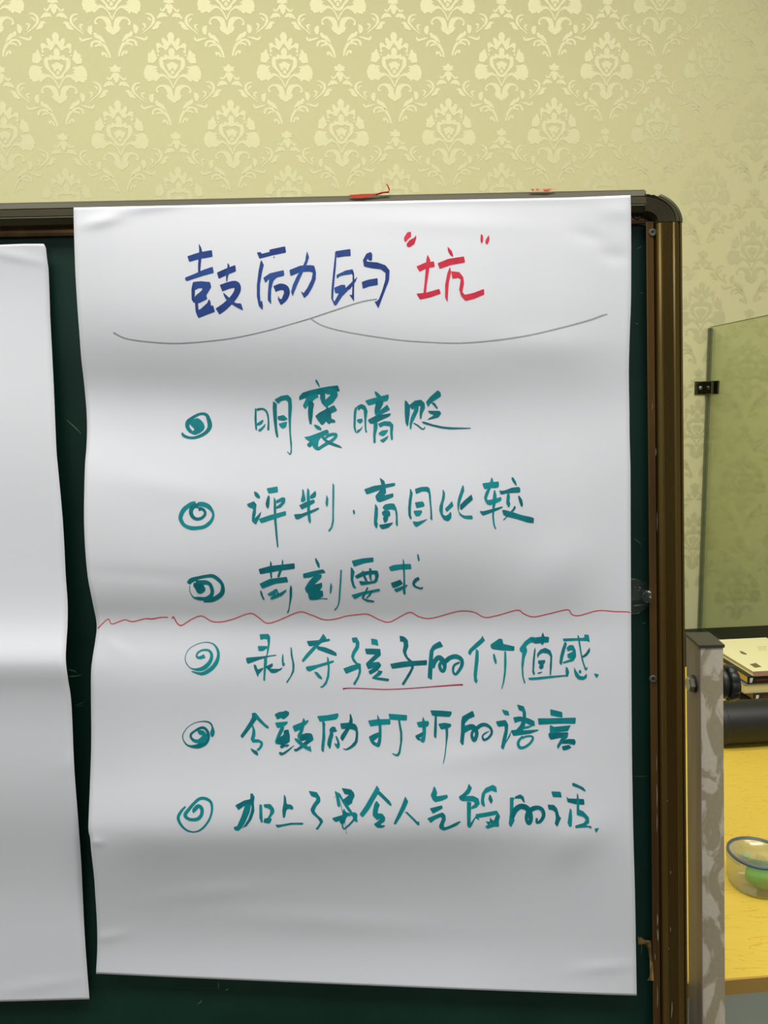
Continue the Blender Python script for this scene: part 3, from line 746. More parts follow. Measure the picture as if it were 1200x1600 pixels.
p 1112,210 1125,225 1132,290 1128,360 1110,410 1080,438 1058,432 1080,420 1100,390 1112,350 1118,290 1112,250
p 1018,318 1045,325 1075,360 1077,378 1050,365 1025,335
@ 520 980 5.4545 t
p 160,90 205,85 228,130 225,175 190,230 180,262 210,305 238,310 242,380 225,430 190,495 170,485 185,460 210,420 222,370 215,335 170,290 155,250 165,210 195,160 195,130 172,135
p 88,352 160,325 238,308 240,345 180,370 112,398
p 325,95 380,105 390,160 360,150 330,148
p 273,182 340,182 405,185 410,240 340,300 395,295 415,325 380,370 320,405 302,375 350,345 300,358 280,310 330,260 360,232 285,230
r 405,370,38 395,395,34 345,430,18
r 335,432,10 400,440,22 478,450,22
@ 520 980 5.4545 t
p 568,72 610,80 640,110 645,165 625,215 640,255 685,295 692,345 660,410 605,497 585,485 620,430 650,380 668,345 655,305 610,245 595,205 605,150 600,122 575,125
p 488,312 600,292 803,280 803,322 700,328 505,355
@ 520 980 5.4545 t
p 915,118 942,165 880,185 860,200 855,260 850,350 845,450 808,430 815,320 825,200 850,155 880,135
r 855,350,22 870,290,40 905,258,42 940,290,45 955,340,30 940,375,30 915,350,28 915,310,28 960,290,40 1000,260,38 1050,250,40 1095,275,34 1098,330,30 1050,400,24 1025,375,20 1035,325,22 1080,300,18
@ 720 980 5 t
p 170,65 190,105 140,150 90,190 75,222 55,200 65,175 110,130 155,90
p 118,168 140,185 140,260 130,340 125,400 133,415 125,440 105,425 100,370 108,280
p 232,135 300,88 325,92 332,130 420,150 418,185 330,182 250,172 235,160
p 250,205 265,210 280,260 280,290 268,285 255,250
p 340,185 355,190 358,280 352,360 340,430 322,485 316,482 328,430 338,350 338,260
@ 720 980 5 t
p 458,165 500,110 545,75 580,78 600,105 540,125 510,150 520,185 500,240 488,320 492,390 507,438 495,440 478,380 473,290 480,200 462,190
p 540,85 640,72 690,75 688,118 640,122 580,130 555,115
p 640,38 650,60 660,95 640,143 622,125 625,90 632,60
p 580,155 585,180 578,260 572,340 580,365 570,378 558,350 562,260 572,180
p 595,210 620,175 660,160 700,180 715,220 712,300 705,375 695,375 695,300 700,230 680,205 640,200 615,215 600,245
p 603,260 660,255 658,280 645,290 648,315 625,332 608,310 620,295 605,285
p 597,355 638,345 630,358 605,365
p 525,395 600,390 700,380 830,372 832,382 700,398 600,410 535,413
@ 720 980 5 t
p 797,88 900,85 965,82 965,55 1000,60 1008,120 990,108 900,105 802,112
p 812,112 830,125 815,180 800,240 788,300 770,280 775,230 790,170
p 910,58 925,70 935,130 945,200 960,270 978,320 992,305 985,340 970,335 945,260 930,180 918,110
p 825,160 850,138 880,140 898,180 902,230 880,265 800,285 795,272 860,248 835,240 832,210 875,190 870,178 835,190
p 1008,155 1010,190 985,225 955,240 945,228 975,205 998,170
p 820,308 835,315 847,350 838,385 825,390 818,350
p 885,310 905,345 930,380 960,385 985,360 985,395 960,412 920,410 895,385 885,345
p 925,332 940,335 942,360 925,360 920,345
@ 720 980 5 d
p 1040,360 1080,368 1065,398 1050,385
@ 280 1115 18.46 B
p 940,350 985,370 1030,520 1010,630 950,690 905,640 890,540 930,430
r 960,400,50 920,300,50 830,240,45 700,225,35 540,240,22 400,290,20 250,390,20 150,520,24 100,640,28 125,770,32 200,880,45 300,935,60 450,950,110 600,920,150 750,830,150 830,700,110 830,560,90 770,450,80 680,405,80 570,430,70 450,500,60 350,580,70 335,670,70 400,760,80 500,800,110
p 510,470 620,470 720,500 800,610 830,700 760,820 640,860 480,850 400,770 560,735 650,660 665,605 600,625 555,580
@ 370 1100 10.91 t
p 255,155 320,145 335,190 340,260 250,390 180,480 95,588 58,545 130,440 220,300 260,220
p 300,170 325,148 400,245 480,330 545,385 545,422 500,410 410,330 340,265
p 245,350 275,350 315,450 318,530 300,600 370,600 440,640 450,690 430,740 375,805 330,780 375,740 405,690 390,655 330,655 270,660 232,600 255,530 268,430
p 235,748 300,785 345,800 372,875 350,878 290,845 245,790
@ 370 1100 10.91 t
p 642,175 720,135 800,128 830,108 895,138 888,190 840,235 790,265 760,235 685,265 665,220
p 652,315 770,305 872,297 865,335 800,385 745,405 690,410 665,360
p 745,400 810,385 800,440 740,560 760,600 720,690 665,685 648,640 680,550
p 800,450 880,432 905,540 905,640 850,680 760,700 700,680 670,620 735,565 800,520
p 730,730 760,690 895,690 890,710 835,748 850,715 760,762
p 715,825 750,812 775,835 860,780 980,698 975,715 900,790 820,855 755,882 720,850
p 949,375 1092,315 1182,285 1222,265 1217,310 1167,360 1072,440 990,475 970,440
p 1137,230 1167,280 1147,400 1122,490 1092,580 1042,600 1032,530 1067,470 1092,370 1117,290
p 1102,520 1182,495 1262,498 1292,530 1310,610 1242,660 1132,740 1022,808 982,805 972,765 1012,765 1082,715 1192,610 1112,630 1062,620
p 982,578 1032,590 1102,640 1182,705 1242,735 1252,695 1277,820 1212,790 1122,740 1032,660 992,620
@ 460 1100 10.91 t
p 385,205 560,190 745,155 755,205 720,260 600,280 510,290 430,302
p 470,290 510,295 532,350 522,380 525,480 528,580 515,700 500,828 455,790 460,700 475,560 480,400
p 595,430 640,385 690,385 732,465 690,475 655,485 668,530 640,620 615,760 600,765 558,690 570,600 605,500
p 698,538 725,550 760,620 778,690 768,745 740,765 705,730 680,680 685,655 715,690 735,650 710,600
p 778,330 940,315 1040,340 1075,400 1090,500 1080,640 1040,710 960,765 880,790 825,765 830,755 880,765 960,710 1030,630 1045,540 1045,460 1000,435 920,425 800,425
p 940,165 965,175 995,270 990,330 940,430 880,540 820,635 780,580 800,520 870,430 925,320 945,250
@ 560 1100 6.667 t
p 98,172 200,158 330,155 335,212 230,218 125,235
p 195,105 215,140 240,200 242,300 238,390 225,440 205,452 150,425 160,385 185,408 200,400 208,350 212,250 200,180
p 108,340 160,312 210,292 210,345 160,385 150,425 125,390
p 312,100 508,115 505,172 420,168 325,160
p 413,165 433,165 458,300 458,380 438,510 425,540 400,548 350,518 355,510 395,525 418,500 435,400 435,310
@ 560 1100 6.667 t
p 605,190 665,180 730,175 738,205 725,235 680,240 628,245
p 672,130 690,165 705,230 705,300 695,380 680,405 645,390 655,350 665,340 668,280 660,200 665,160
p 590,330 640,305 672,290 668,335 635,355 660,375 625,380 605,360
p 748,65 860,68 972,78 970,110 950,135 860,130 768,122
p 795,120 818,125 818,250 812,355 800,358 785,335 788,250
p 832,205 900,195 968,208 965,235 930,255 860,265 845,240
p 905,250 935,250 935,330 920,430 905,550 885,628 880,620 895,540 908,430 910,330
@ 730 1090 6.667 t
p -53,197 52,137 62,142 80,197 17,222 -23,267 -25,357 -38,492 -53,495 -75,462 -65,357 -63,247
p -25,292 27,277 67,292 67,329 17,342 -28,372
r 20,300,45 60,300,45 85,330,45 100,380,38 75,445,40 48,400,30 60,350,30 100,320,40 150,285,40 200,285,36 245,320,28 255,370,26 220,420,26 175,440,26 160,400,18 190,370,16 230,350,6
@ 730 1090 6.667 t
p 360,122 430,140 440,188 390,182 370,150
p 298,248 400,232 428,280 422,370 405,450 460,345 450,400 400,480 378,545 350,520 365,440 390,340 390,295 325,305 310,280
p 518,70 590,90 612,150 615,230 600,300 560,380 500,400 465,375 455,340 510,335 550,290 580,220 578,145 540,130
p 478,205 550,195 640,215 700,245 705,298 660,290 600,260 550,245 495,265
p 600,300 700,285 640,318 590,330 560,330
p 455,345 600,340 745,332 740,345 660,375 560,390 480,398
r 580,400,20 545,440,28 530,480,30 550,520,32 600,515,28 660,470,26 685,420,24 660,400,20 600,408,22 575,430,16
@ 730 1090 6.667 t
p 865,120 990,150 995,208 940,200 868,185
p 735,215 860,215 1132,208 1128,272 950,272 745,282
p 860,290 880,288 900,305 1080,288 1050,350 960,360 860,375
p 845,370 1050,360 1055,385 1040,410 960,420 870,440 850,410
p 1000,385 1050,375 1050,410 1010,450 970,500 945,540 935,500 970,440
p 1000,450 1050,430 1120,432 1132,465 1120,495 1060,480 985,482
p 988,505 1085,488 1060,500 1090,518 1050,540 1005,552 990,535
@ 260 1215 4.615 B
r 138,208,12 105,245,20 85,290,22 105,340,18 145,378,14 200,392,10 255,370,14 305,310,16 328,240,16 322,180,20 285,152,22 240,152,22 200,185,22 165,225,24 135,270,26 165,300,22 220,300,26 252,270,26 255,225,26 230,205,28 200,235,28 195,255,6
@ 260 1215 4.615 t
p 495,200 560,165 605,155 605,115 620,112 637,140 630,180 635,240 615,300 580,350 540,368 555,355 590,300 610,240 615,200 560,205 520,235
p 570,190 612,190 600,250 570,320 550,355 520,385 490,378 485,355 510,350 540,280
p 670,192 690,195 692,250 695,322 685,328 670,290
p 700,192 750,190 775,220 780,250 750,290 762,300 745,332 700,325 705,295 730,290 745,262 750,235 735,222 705,215
@ 260 1215 4.615 t
p 847,120 862,140 868,190 900,195 917,215 912,232 880,225 865,235 855,290 840,290 835,240 845,180
p 785,340 830,338 900,325 988,325 985,340 900,340 840,352 800,362
@ 260 1215 4.615 t
p 1025,95 1085,105 1110,145 1110,175 1080,210 1068,240 1090,270 1125,300 1130,320 1110,350 1090,378 1075,370 1095,345 1108,320 1090,295 1050,260 1038,230 1055,195 1080,160 1080,145 1045,135
@ 510 1220 12 t
p 155,200 175,190 205,220 240,222 270,260 320,350 290,380 240,300 245,380 260,470 240,500 205,470 190,380 180,300
p 285,135 400,150 470,165 520,230 530,290 490,370 485,420 410,465 350,460 300,400 280,370 320,345 425,265 340,250 310,190
p 280,370 350,400 410,470 490,590 440,600 390,540 340,470
r 245,340,8 270,450,12 290,540,12 305,600,16
p 105,700 200,670 300,640 310,560 325,515 370,590 430,600 470,640 400,660 370,700 345,790 290,825 245,770 250,745 180,775 130,740
p 430,600 520,585 570,610 585,650 575,700 590,780 520,750 500,700 480,650 400,670
r 300,820,30 310,880,26 335,900,28 400,850,34 470,780,36 520,720,40
r 350,790,8 360,880,6 375,960,6 378,995,12
p 150,300 170,290 172,298 158,305 155,322 147,320
@ 510 1220 12 t
p 945,82 1000,160 960,260 900,360 800,540 680,690 618,630 720,480 830,290 900,170
p 1000,190 1090,280 1190,380 1225,450 1215,478 1160,440 1060,340 970,255 930,220
p 940,370 1005,455 975,510 960,610 1050,615 1105,690 1095,760 1010,820 1060,835 1100,830 1095,860 1040,885 950,878 885,810 950,770 1015,705 950,740 865,650 870,560 900,430
@ 510 1215 5.4545 t
p 672,158 698,205 670,270 630,340 590,402 572,392 600,330 640,240
p 665,290 690,292 740,340 780,380 790,367 793,405 780,408 730,355
@ 510 1215 5.4545 t
p 915,72 930,85 945,130 938,160 1030,145 1037,172 990,195 930,210 905,190 888,150 905,110
p 880,262 985,235 993,262 950,285 908,308
p 857,348 930,318 990,296 1015,320 1018,360 1000,400 1005,425 1050,410 1100,385 1140,368 1145,380 1110,410 1050,435 1000,453 965,435 960,410 985,350 975,335 930,355 890,387
@ 720 1215 5.217 t
p -17,155 20,130 50,95 65,48 92,85 70,130 40,150 20,190 -5,185
p 5,150 100,148 145,170 155,215 130,245 85,258 85,238 115,215 105,195 50,192 5,192
p 50,195 85,200 82,300 80,370 130,300 155,350 120,330 90,395 72,412 52,395 50,300
p 118,298 200,285 295,268 322,315 300,330 300,300 200,320 130,330
p 163,190 170,130 200,85 260,58 290,75 295,122 250,105 200,130 190,180 198,235 185,238 165,215
p 232,138 245,142 262,185 250,215 238,200 225,175
p 315,170 327,215 290,245 250,265 238,320 235,365 280,400 312,400 310,350 322,315 290,300 270,350 225,390 205,360 192,320 205,265 240,235
p 198,395 270,370 310,345 312,395 270,400 215,418
@ 720 1215 5.217 t
p 400,165 415,160 440,165 430,185 430,230 425,300 440,350 410,407 390,380 400,290
p 440,155 485,135 512,155 524,205 510,200 490,170 440,172
r 420,330,28 445,265,45 490,235,45 540,250,45 565,300,42 570,350,34 555,375,28 535,340,26 545,290,34 585,255,40 630,245,34 665,265,32 675,310,30 650,355,28 620,365,22 620,330,18
@ 720 1215 5.217 t
p 737,112 815,115 823,162 750,158
p 707,220 760,222 785,250 805,320 820,325 800,370 788,402 765,375 775,330 770,285 750,265 718,262
p 908,40 940,50 1000,80 1022,112 1012,113 960,85 910,68
p 860,150 875,170 940,172 1005,175 1008,222 940,218 870,200
p 947,125 957,140 965,190 965,260 1000,275 1045,325 1048,370 1020,390 1065,395 1065,418 1040,405 935,412 930,392 1000,370 1020,345 1000,320 945,305 945,220
p 890,248 905,265 908,330 905,400 885,402 870,370 880,300
@ 720 1215 5.217 d
p 1090,415 1128,410 1105,452 1098,440
@ 520 980 5.4545 u
r 85,526,14 130,520,9 250,522,8 450,530,8 650,522,8 850,507,9 1050,492,11 1108,491,14
@ 130 930 2.79 w
r 62,145,4 108,104,4 125,125,4 180,107,4 215,115,4 270,102,4 300,103,5 340,96,4 370,96,4
r 388,102,5 393,93,5 410,122,5 430,131,5 470,106,4 515,90,4 560,113,4 600,116,4 650,105,4 725,79,4 760,93,4 800,121,4 850,110,4 940,73,4 990,84,4 1050,106,4 1100,103,4 1150,90,4 1200,84,4 1242,83,4 1297,109,4 1340,115,4 1420,75,4 1464,93,4 1518,100,4 1635,70,4 1702,73,4 1750,96,4 1805,88,4 1892,65,4 1920,80,4 1962,94,4 2025,82,4 2110,63,4 2130,83,4 2164,88,4 2244,67,4 2320,71,4 2372,72,4 2385,77,4
@ 160 470 2.727 g
r 47,135,6 100,160,4 200,175,4 310,181,4 430,174,4 560,158,4 700,128,4 800,100,4 888,74,5 1000,37,5 1100,5,5 1170,-8,5
@ 470 470 2.4 g
r 38,67,5 80,92,4 150,112,4 250,130,4 380,148,4 500,156,4 600,158,4 720,149,5 850,130,5 980,100,5 1080,73,6 1130,55,6 1150,50,4"""
BAND = 3.0
def build_ink(kind, strokes):
    V, Fc, tone = [], [], []
    for si, polys in enumerate(strokes):
        off = .00020 + .000012 * si; tn = rnd.uniform(.12, .62)
        for P in polys:
            lo = min(p[1] for p in P); hi = max(p[1] for p in P)
            j = math.floor(lo / BAND)
            while j * BAND < hi:
                Q = clip(list(P), j * BAND, (j + 1) * BAND); j += 1
                if len(Q) < 3 or abs(poly_area(Q)) < .002: continue
                if poly_area(Q) > 0: Q = Q[::-1]
                k = len(V); V += [s1.pt(x, y, off) for x, y in Q]; Fc.append(tuple(range(k, k + len(Q)))); tone.append(tn)
    nm, mt_ = KIND[kind]
    o = meshobj(nm, V, Fc, mt_, paper)
    a = o.data.attributes.new('tone', 'FLOAT', 'FACE'); a.data.foreach_set('value', tone)
    if kind in LAB: o['label'] = LAB[kind]
    return o
cur = None
def flush():
    if cur and cur[1]: build_ink(cur[0], cur[1])
for line in INK.strip().splitlines():
    t = line.split()
    if not t or t[0] == '#': continue
    if t[0] == '@':
        flush(); ox, oy, sc_ = map(float, t[1:4]); cur = (t[4], [])
    else:
        pts = [tuple(map(float, q.split(','))) for q in t[1:]]
        if t[0] == 'p':
            P = soften([(ox + x / sc_, oy + y / sc_) for x, y in pts], .9)
            cur[1].append(tess(P))
        else:
            cur[1].append(ribbon([(ox + x / sc_, oy + y / sc_, w / sc_) for x, y, w in pts], 2.0))
flush()

# ================================================================ SMALL THINGS ON THE BOARD
# clear plastic hook
m_clear = glassy('clear_plastic', (.90, .95, .93), gloss=3.0, rough=.06, tint=((.6, .65, .62), .015))
hk = empty('adhesive_hook', bpt(990, 932), 'clear plastic stick-on hook half behind the right edge of the written sheet', 'hook')
bm = bmesh.new(); c = bpt(989, 932, .0008)
lathe(bm, c, BN, [(0, 0), (.0190, 0), (.0196, .0008), (.0190, .0016), (.0172, .0014), (0, .0012)], 40); frm(bm, 'backing_disc', m_clear, hk, True)
bm = bmesh.new()
a = bc(996, 932, .003); b2 = bc(1017, 928, .014)
bbox(bm, a[0] - .01, b2[0] - .0060, b2[1] - .008, b2[1] + .0035, .0028, .0048, .0008)
bbox(bm, b2[0] - .0062, b2[0] - .0044, b2[1] - .009, b2[1] + .0045, .0028, .0150, .0006)
bbox(bm, b2[0] - .0060, b2[0] + .0005, b2[1] - .009, b2[1] + .0045, .0140, .0160, .0006)
frm(bm, 'hook_arm', m_clear, hk)
bm = bmesh.new(); tube(bm, [bpt(1003, 931, .006), bpt(1007, 926, .012), bpt(1012, 924, .0165), bpt(1017, 928, .0175), bpt(1016, 934, .0175)], [.0008, .0010, .0012, .0016, .0012], 10)
frm(bm, 'hook_tip', m_clear, hk, True)
bm = bmesh.new(); bbox(bm, bc(1001, 0)[0], bc(1006.5, 0)[0], bc(0, 943.5)[1], bc(0, 933)[1] if False else bc(1003, 933)[1], .0040, .0062, .0004)
frm(bm, 'metal_insert', mat('tinned_steel', (190, 186, 160), rough=.25, metal=.9), hk)
# torn brown tape
def scrap(name, px, material, label, cat, d, th=.0004, curl=None):
    bm = bmesh.new(); tr = tess(px)
    idx = {}
    for t in tr:
        vs = []
        for p in t:
            if p not in idx:
                dd = d + (curl(p) if curl else 0); idx[p] = (bm.verts.new(bpt(p[0], p[1], dd)), bm.verts.new(bpt(p[0], p[1], dd + th)))
            vs.append(idx[p])
        try: bm.faces.new([v[1] for v in vs]); bm.faces.new([v[0] for v in vs][::-1])
        except ValueError: pass
    n = len(px)
    for i in range(n):
        A, B = idx[px[i]], idx[px[(i + 1) % n]]
        bm.faces.new((A[0], B[0], B[1], A[1]))
    o = frm(bm, name, material); tag(o, label, cat); return o
m_tape = mat('aged_brown_tape', (146, 118, 70), rough=.5, noise=(150, (120, 92, 56), .4, .7))
px = [(900 + x / 7.5, 1400 + y / 7.5) for x, y in [(725,470),(745,490),(760,482),(800,512),(880,525),(884,620),(886,700),(900,790),(915,995),(880,992),(830,990),(862,950),(866,860),(862,740),(848,640),(820,575),(790,562),(730,570)]]
scrap('tape_remnant', px, m_tape, 'torn brown tape remnant by the lower right frame of the chalkboard', 'tape', .0006, curl=lambda p: .0133 * max(0, min(1, (p[0] - 1013) / 3)))
m_redt = mat('red_tape', (222, 60, 38), rough=.45, noise=(300, (190, 40, 28), .45, .6, (6, 1, 1)))
px = [(500 + x / 3, 270 + y / 3) for x, y in [(135,104),(200,99),(270,97),(300,96),(270,104),(235,112),(200,118),(165,119),(145,114)]]
scrap('red_tape_scrap', px, m_redt, 'red tape scrap with a curled thread on top of the frame near its middle', 'tape', .0188)
bm = bmesh.new(); tube(bm, [bpt(500 + x / 3, 270 + y / 3, .0195) for x, y in [(262, 101), (290, 92), (322, 90), (325, 78), (318, 62), (314, 52)]], [.0006, .0008, .0010, .0008, .0006, .0012], 6)
th_ = frm(bm, 'curled_thread', m_redt, bpy.data.objects['red_tape_scrap'], True)
px = [(500 + x / 3, 270 + y / 3) for x, y in [(985,76),(1040,73),(1110,73),(1095,80),(1062,88),(1030,84),(995,86)]]
scrap('pale_tape_scrap', px, mat('faded_red_tape', (226, 190, 140), rough=.5, noise=(160, (214, 70, 44), .45, .55)), 'faded red and cream tape scrap on top of the frame near the right corner', 'tape', .0188)

# ================================================================ STAND POST
m_post = bpy.data.materials.new('peeling_painted_steel'); m_post.use_nodes = True; nt = m_post.node_tree; b = nt.nodes['Principled BSDF']
b.inputs['Roughness'].default_value = .5
tc = nt.nodes.new('ShaderNodeTexCoord'); mp = nt.nodes.new('ShaderNodeMapping'); mp.inputs['Scale'].default_value = (1, 1, .45)
nz = nt.nodes.new('ShaderNodeTexNoise'); nz.inputs['Scale'].default_value = 38; nz.inputs['Detail'].default_value = 7; nz.inputs['Distortion'].default_value = 1.5
rp = nt.nodes.new('ShaderNodeValToRGB'); e = rp.color_ramp.elements; e[0].position = .46; e[1].position = .52
e[0].color = (*lin((166, 154, 126)), 1); e[1].color = (*lin((204, 194, 174)), 1)
n2 = nt.nodes.new('ShaderNodeTexNoise'); n2.inputs['Scale'].default_value = 260; n2.inputs['Detail'].default_value = 5
mx = nt.nodes.new('ShaderNodeMix'); mx.data_type = 'RGBA'; mx.blend_type = 'MULTIPLY'; mx.inputs[0].default_value = .22
bp = nt.nodes.new('ShaderNodeBump'); bp.inputs['Strength'].default_value = .3; bp.inputs['Distance'].default_value = .0005
nt.links.new(tc.outputs['Object'], mp.inputs[0]); nt.links.new(mp.outputs[0], nz.inputs['Vector']); nt.links.new(tc.outputs['Object'], n2.inputs['Vector'])
nt.links.new(nz.outputs[0], rp.inputs[0]); nt.links.new(rp.outputs[0], mx.inputs[6]); nt.links.new(n2.outputs[0], mx.inputs[7])
nt.links.new(mx.outputs[2], b.inputs['Base Color']); nt.links.new(rp.outputs[0], bp.inputs['Height']); nt.links.new(bp.outputs[0], b.inputs['Normal'])
m_bare = mat('mauve_grey_paint', (150, 138, 132), rough=.45, noise=(40, (136, 122, 112), .4, .7, (1, 1, .2)))
m_black = mat('black_plastic', (30, 31, 30), rough=.38)
m_capm = mat('dark_grey_plastic_cap', (52, 52, 44), rough=.4)
stand = empty('chalkboard_stand', (0.35, .78, 0), 'worn grey steel stand with square posts carrying the chalkboard', 'stand')
dF = 0.0
fl = Vector(bc(1093.3, 1012, dF)); fr = Vector(bc(1130.3, 1012, dF)); blz = bc(1071, 993, -.038)[1]
xl0 = fl.x; xr0 = fr.x
zbot_post = -(BO.z - .02) / BZ.z
def post(x0, x1, parent, name='post'):
    bm = bmesh.new()
    q = lambda x, z, d: bw(x, z, d)
    P = [q(x0, zbot_post, -.038), q(x1, zbot_post, -.038), q(x1, zbot_post, 0), q(x0, zbot_post, 0),
         q(x0, blz, -.038), q(x1, blz, -.038), q(x1, fl.y, 0), q(x0, fl.y, 0)]
    hexa(bm, P, .0012)
    for f_ in bm.faces:
        if abs(f_.calc_center_median().x - x0) < .0015: f_.material_index = 1
    o = frm(bm, name, [m_post, m_bare], parent)
    bm = bmesh.new(); h = .0035; g = .0012
    P = [q(x0 - g, blz, -.038 - g), q(x1 + g, blz, -.038 - g), q(x1 + g, fl.y - .0005, g), q(x0 - g, fl.y - .0005, g)]
    P = P + [p + BZ * h for p in P]
    hexa(bm, P, .0007); frm(bm, 'end_cap', m_capm, parent)
    return o
post(xl0, xr0, stand)
xl2 = XLB - .05 - (xr0 - xl0); post(xl2, xl2 + (xr0 - xl0), stand)
for x0 in (xl0, xl2):
    c = bw(x0 + .0125, zbot_post, -.02); bm = bmesh.new(); box(bm, (c.x, c.y, .016), .03, .55, .026, bev=.002); frm(bm, 'foot', m_bare, stand)
cA = bw(xl2, zbot_post + .22, -.02); cB = bw(xr0, zbot_post + .22, -.02)
bm = bmesh.new(); box(bm, (cA + cB) / 2 , (cB - cA).length, .022, .022, bev=.002); frm(bm, 'cross_bar', m_bare, stand)
# bolt head on the board side of the post and star knob outside
pv = bc(1080, 1068, -.018)
pc = bw(xl0, pv[1], -.016)
m_zinc = mat('zinc_bolt', (176, 178, 170), rough=.3, metal=.85)
bm = bmesh.new(); lathe(bm, pc, -BX, [(.0, 0), (.0098, 0), (.0098, .0012), (0, .0014)], 24); frm(bm, 'washer', mat('dark_steel', (70, 62, 62), rough=.4, metal=.7), stand)
bm = bmesh.new(); lathe(bm, pc - BX * .001, -BX, [(0, 0), (.0082, 0), (.0086, .001), (.0086, .0052), (.0076, .0062), (0, .0062)], 6); frm(bm, 'bolt_head', m_zinc, stand)
kc = bw(xr0, bc(1140, 1067, -.016)[1], -.016)
bm = bmesh.new(); lathe(bm, kc, BX, [(0, 0), (.0150, 0), (.0172, .0015), (.0172, .0065), (.0140, .0095), (0, .0096)], 36); kn = frm(bm, 'knob', m_black, stand, True)
bm = bmesh.new(); lathe(bm, kc + BX * .0085, BX, [(0, 0), (.0165, 0), (.0188, .0010), (.0192, .003), (.0190, .0090), (.0170, .0102), (0, .0102)], 96, rfun=lambda t, r, h: 1 + .05 * (2 * abs(math.cos(4.5 * t)) ** .6 - 1) * (r > .01))
frm(bm, 'star_grip', m_black, kn, True)

# ================================================================ TABLE, BLACK CABINET, GLASS SCREEN
m_wood = bpy.data.materials.new('yellow_wood_laminate'); m_wood.use_nodes = True; nt = m_wood.node_tree; b = nt.nodes['Principled BSDF']
b.inputs['Roughness'].default_value = .38
tc = nt.nodes.new('ShaderNodeTexCoord'); mp = nt.nodes.new('ShaderNodeMapping'); mp.inputs['Scale'].default_value = (1.6, 13, 3)
nz = nt.nodes.new('ShaderNodeTexNoise'); nz.inputs['Scale'].default_value = 3.2; nz.inputs['Detail'].default_value = 7; nz.inputs['Distortion'].default_value = .6
wv = nt.nodes.new('ShaderNodeMath'); wv.operation = 'MULTIPLY'; wv.inputs[1].default_value = 11
fr_ = nt.nodes.new('ShaderNodeMath'); fr_.operation = 'FRACT'
rp = nt.nodes.new('ShaderNodeValToRGB'); e = rp.color_ramp.elements; e[0].position = 0; e[1].position = 1
e[0].color = (*lin((188, 138, 30)), 1); e[1].color = (*lin((214, 184, 72)), 1)
ee = rp.color_ramp.elements.new(.12); ee.color = (*lin((216, 186, 74)), 1); ee = rp.color_ramp.elements.new(.05); ee.color = (*lin((208, 172, 58)), 1)
nt.links.new(tc.outputs['Object'], mp.inputs[0]); nt.links.new(mp.outputs[0], nz.inputs['Vector']); nt.links.new(nz.outputs[0], wv.inputs[0]); nt.links.new(wv.outputs[0], fr_.inputs[0])
nt.links.new(fr_.outputs[0], rp.inputs[0]); nt.links.new(rp.outputs[0], b.inputs['Base Color'])
m_edge = mat('brown_table_edge', (178, 142, 70), rough=.5)
m_panel = mat('pale_grey_panel', (206, 214, 196), rough=.6)
TX, TY, TZ = Vector((1, T_W, 0)).normalized(), Vector((-T_W, 1, 0)).normalized(), Vector((0, 0, 1))
AX = (TX, TY, TZ)
ZT = .75
fp = hit(1165, 1526.5, Vector((0, 0, ZT)), TZ)       # a point of the table's front edge
tf = fp.dot(TY)                                      # front distance along TY
def tp(a, b_, z): return TX * a + TY * b_ + TZ * z
table = empty('table', tp(.9, tf + .45, 0), 'yellow wood-grain table with a pale grey front panel behind the chalkboard', 'table')
t0, t1 = .22, 1.75; tb = 1.84
bm = bmesh.new(); hexa(bm, [tp(t0, tf, ZT - .02), tp(t1, tf, ZT - .02), tp(t1, tb, ZT - .02), tp(t0, tb, ZT - .02), tp(t0, tf, ZT), tp(t1, tf, ZT), tp(t1, tb, ZT), tp(t0, tb, ZT)], .0012)
frm(bm, 'table_top', m_wood, table)
bm = bmesh.new(); box(bm, tp((t0 + t1) / 2, tf - .0010, ZT - .0105), t1 - t0, .0020, .019, AX); o = frm(bm, 'edge_band', m_edge, table)
bm = bmesh.new(); box(bm, tp((t0 + t1) / 2, tf + .04, (ZT - .02 + .12) / 2), t1 - t0 - .06, .018, ZT - .14, AX); frm(bm, 'front_panel', m_panel, table)
for a in (t0 + .03, t1 - .03):
    bm = bmesh.new(); box(bm, tp(a, (tf + tb) / 2, (ZT - .02) / 2), .025, tb - tf - .06, ZT - .022, AX); frm(bm, 'side_panel', m_panel, table)

# black cabinet between table and wall
zc = wpt(1091, 988, .05).z
m_cab = mat('black_leatherette', (14, 14, 11), rough=.6, bump=(300, .2, .0005))
cab = empty('low_cabinet', tp(.9, 2.2, 0), 'low black cabinet against the papered wall, behind the table', 'cabinet')
c0, c1 = .35, 1.9; cf, cbk = 1.93, WP.dot(TY) - .008
bm = bmesh.new(); hexa(bm, [tp(c0, cf, 0), tp(c1, cf, 0), tp(c1, cbk, 0), tp(c0, cbk, 0), tp(c0, cf, zc - .025), tp(c1, cf, zc - .025), tp(c1, cbk, zc - .025), tp(c0, cbk, zc - .025)], .003)
frm(bm, 'body', m_cab, cab)
bm = bmesh.new(); hexa(bm, [tp(c0 - .01, cf - .012, zc - .0245), tp(c1 + .01, cf - .012, zc - .0245), tp(c1 + .01, cbk, zc - .0245), tp(c0 - .01, cbk, zc - .0245), tp(c0 - .01, cf - .012, zc), tp(c1 + .01, cf - .012, zc), tp(c1 + .01, cbk, zc), tp(c0 - .01, cbk, zc)], .003)
frm(bm, 'top_board', m_cab, cab)
for k in range(3):
    bm = bmesh.new(); w = (c1 - c0) / 3; box(bm, tp(c0 + w * (k + .5), cf - .008, (zc - .03) / 2), w - .006, .014, zc - .06, AX, bev=.001); dr = frm(bm, 'door', m_cab, cab)
    bm = bmesh.new(); box(bm, tp(c0 + w * (k + .85), cf - .019, zc * .7), .01, .008, .12, AX, bev=.001); frm(bm, 'handle', m_zinc, dr)

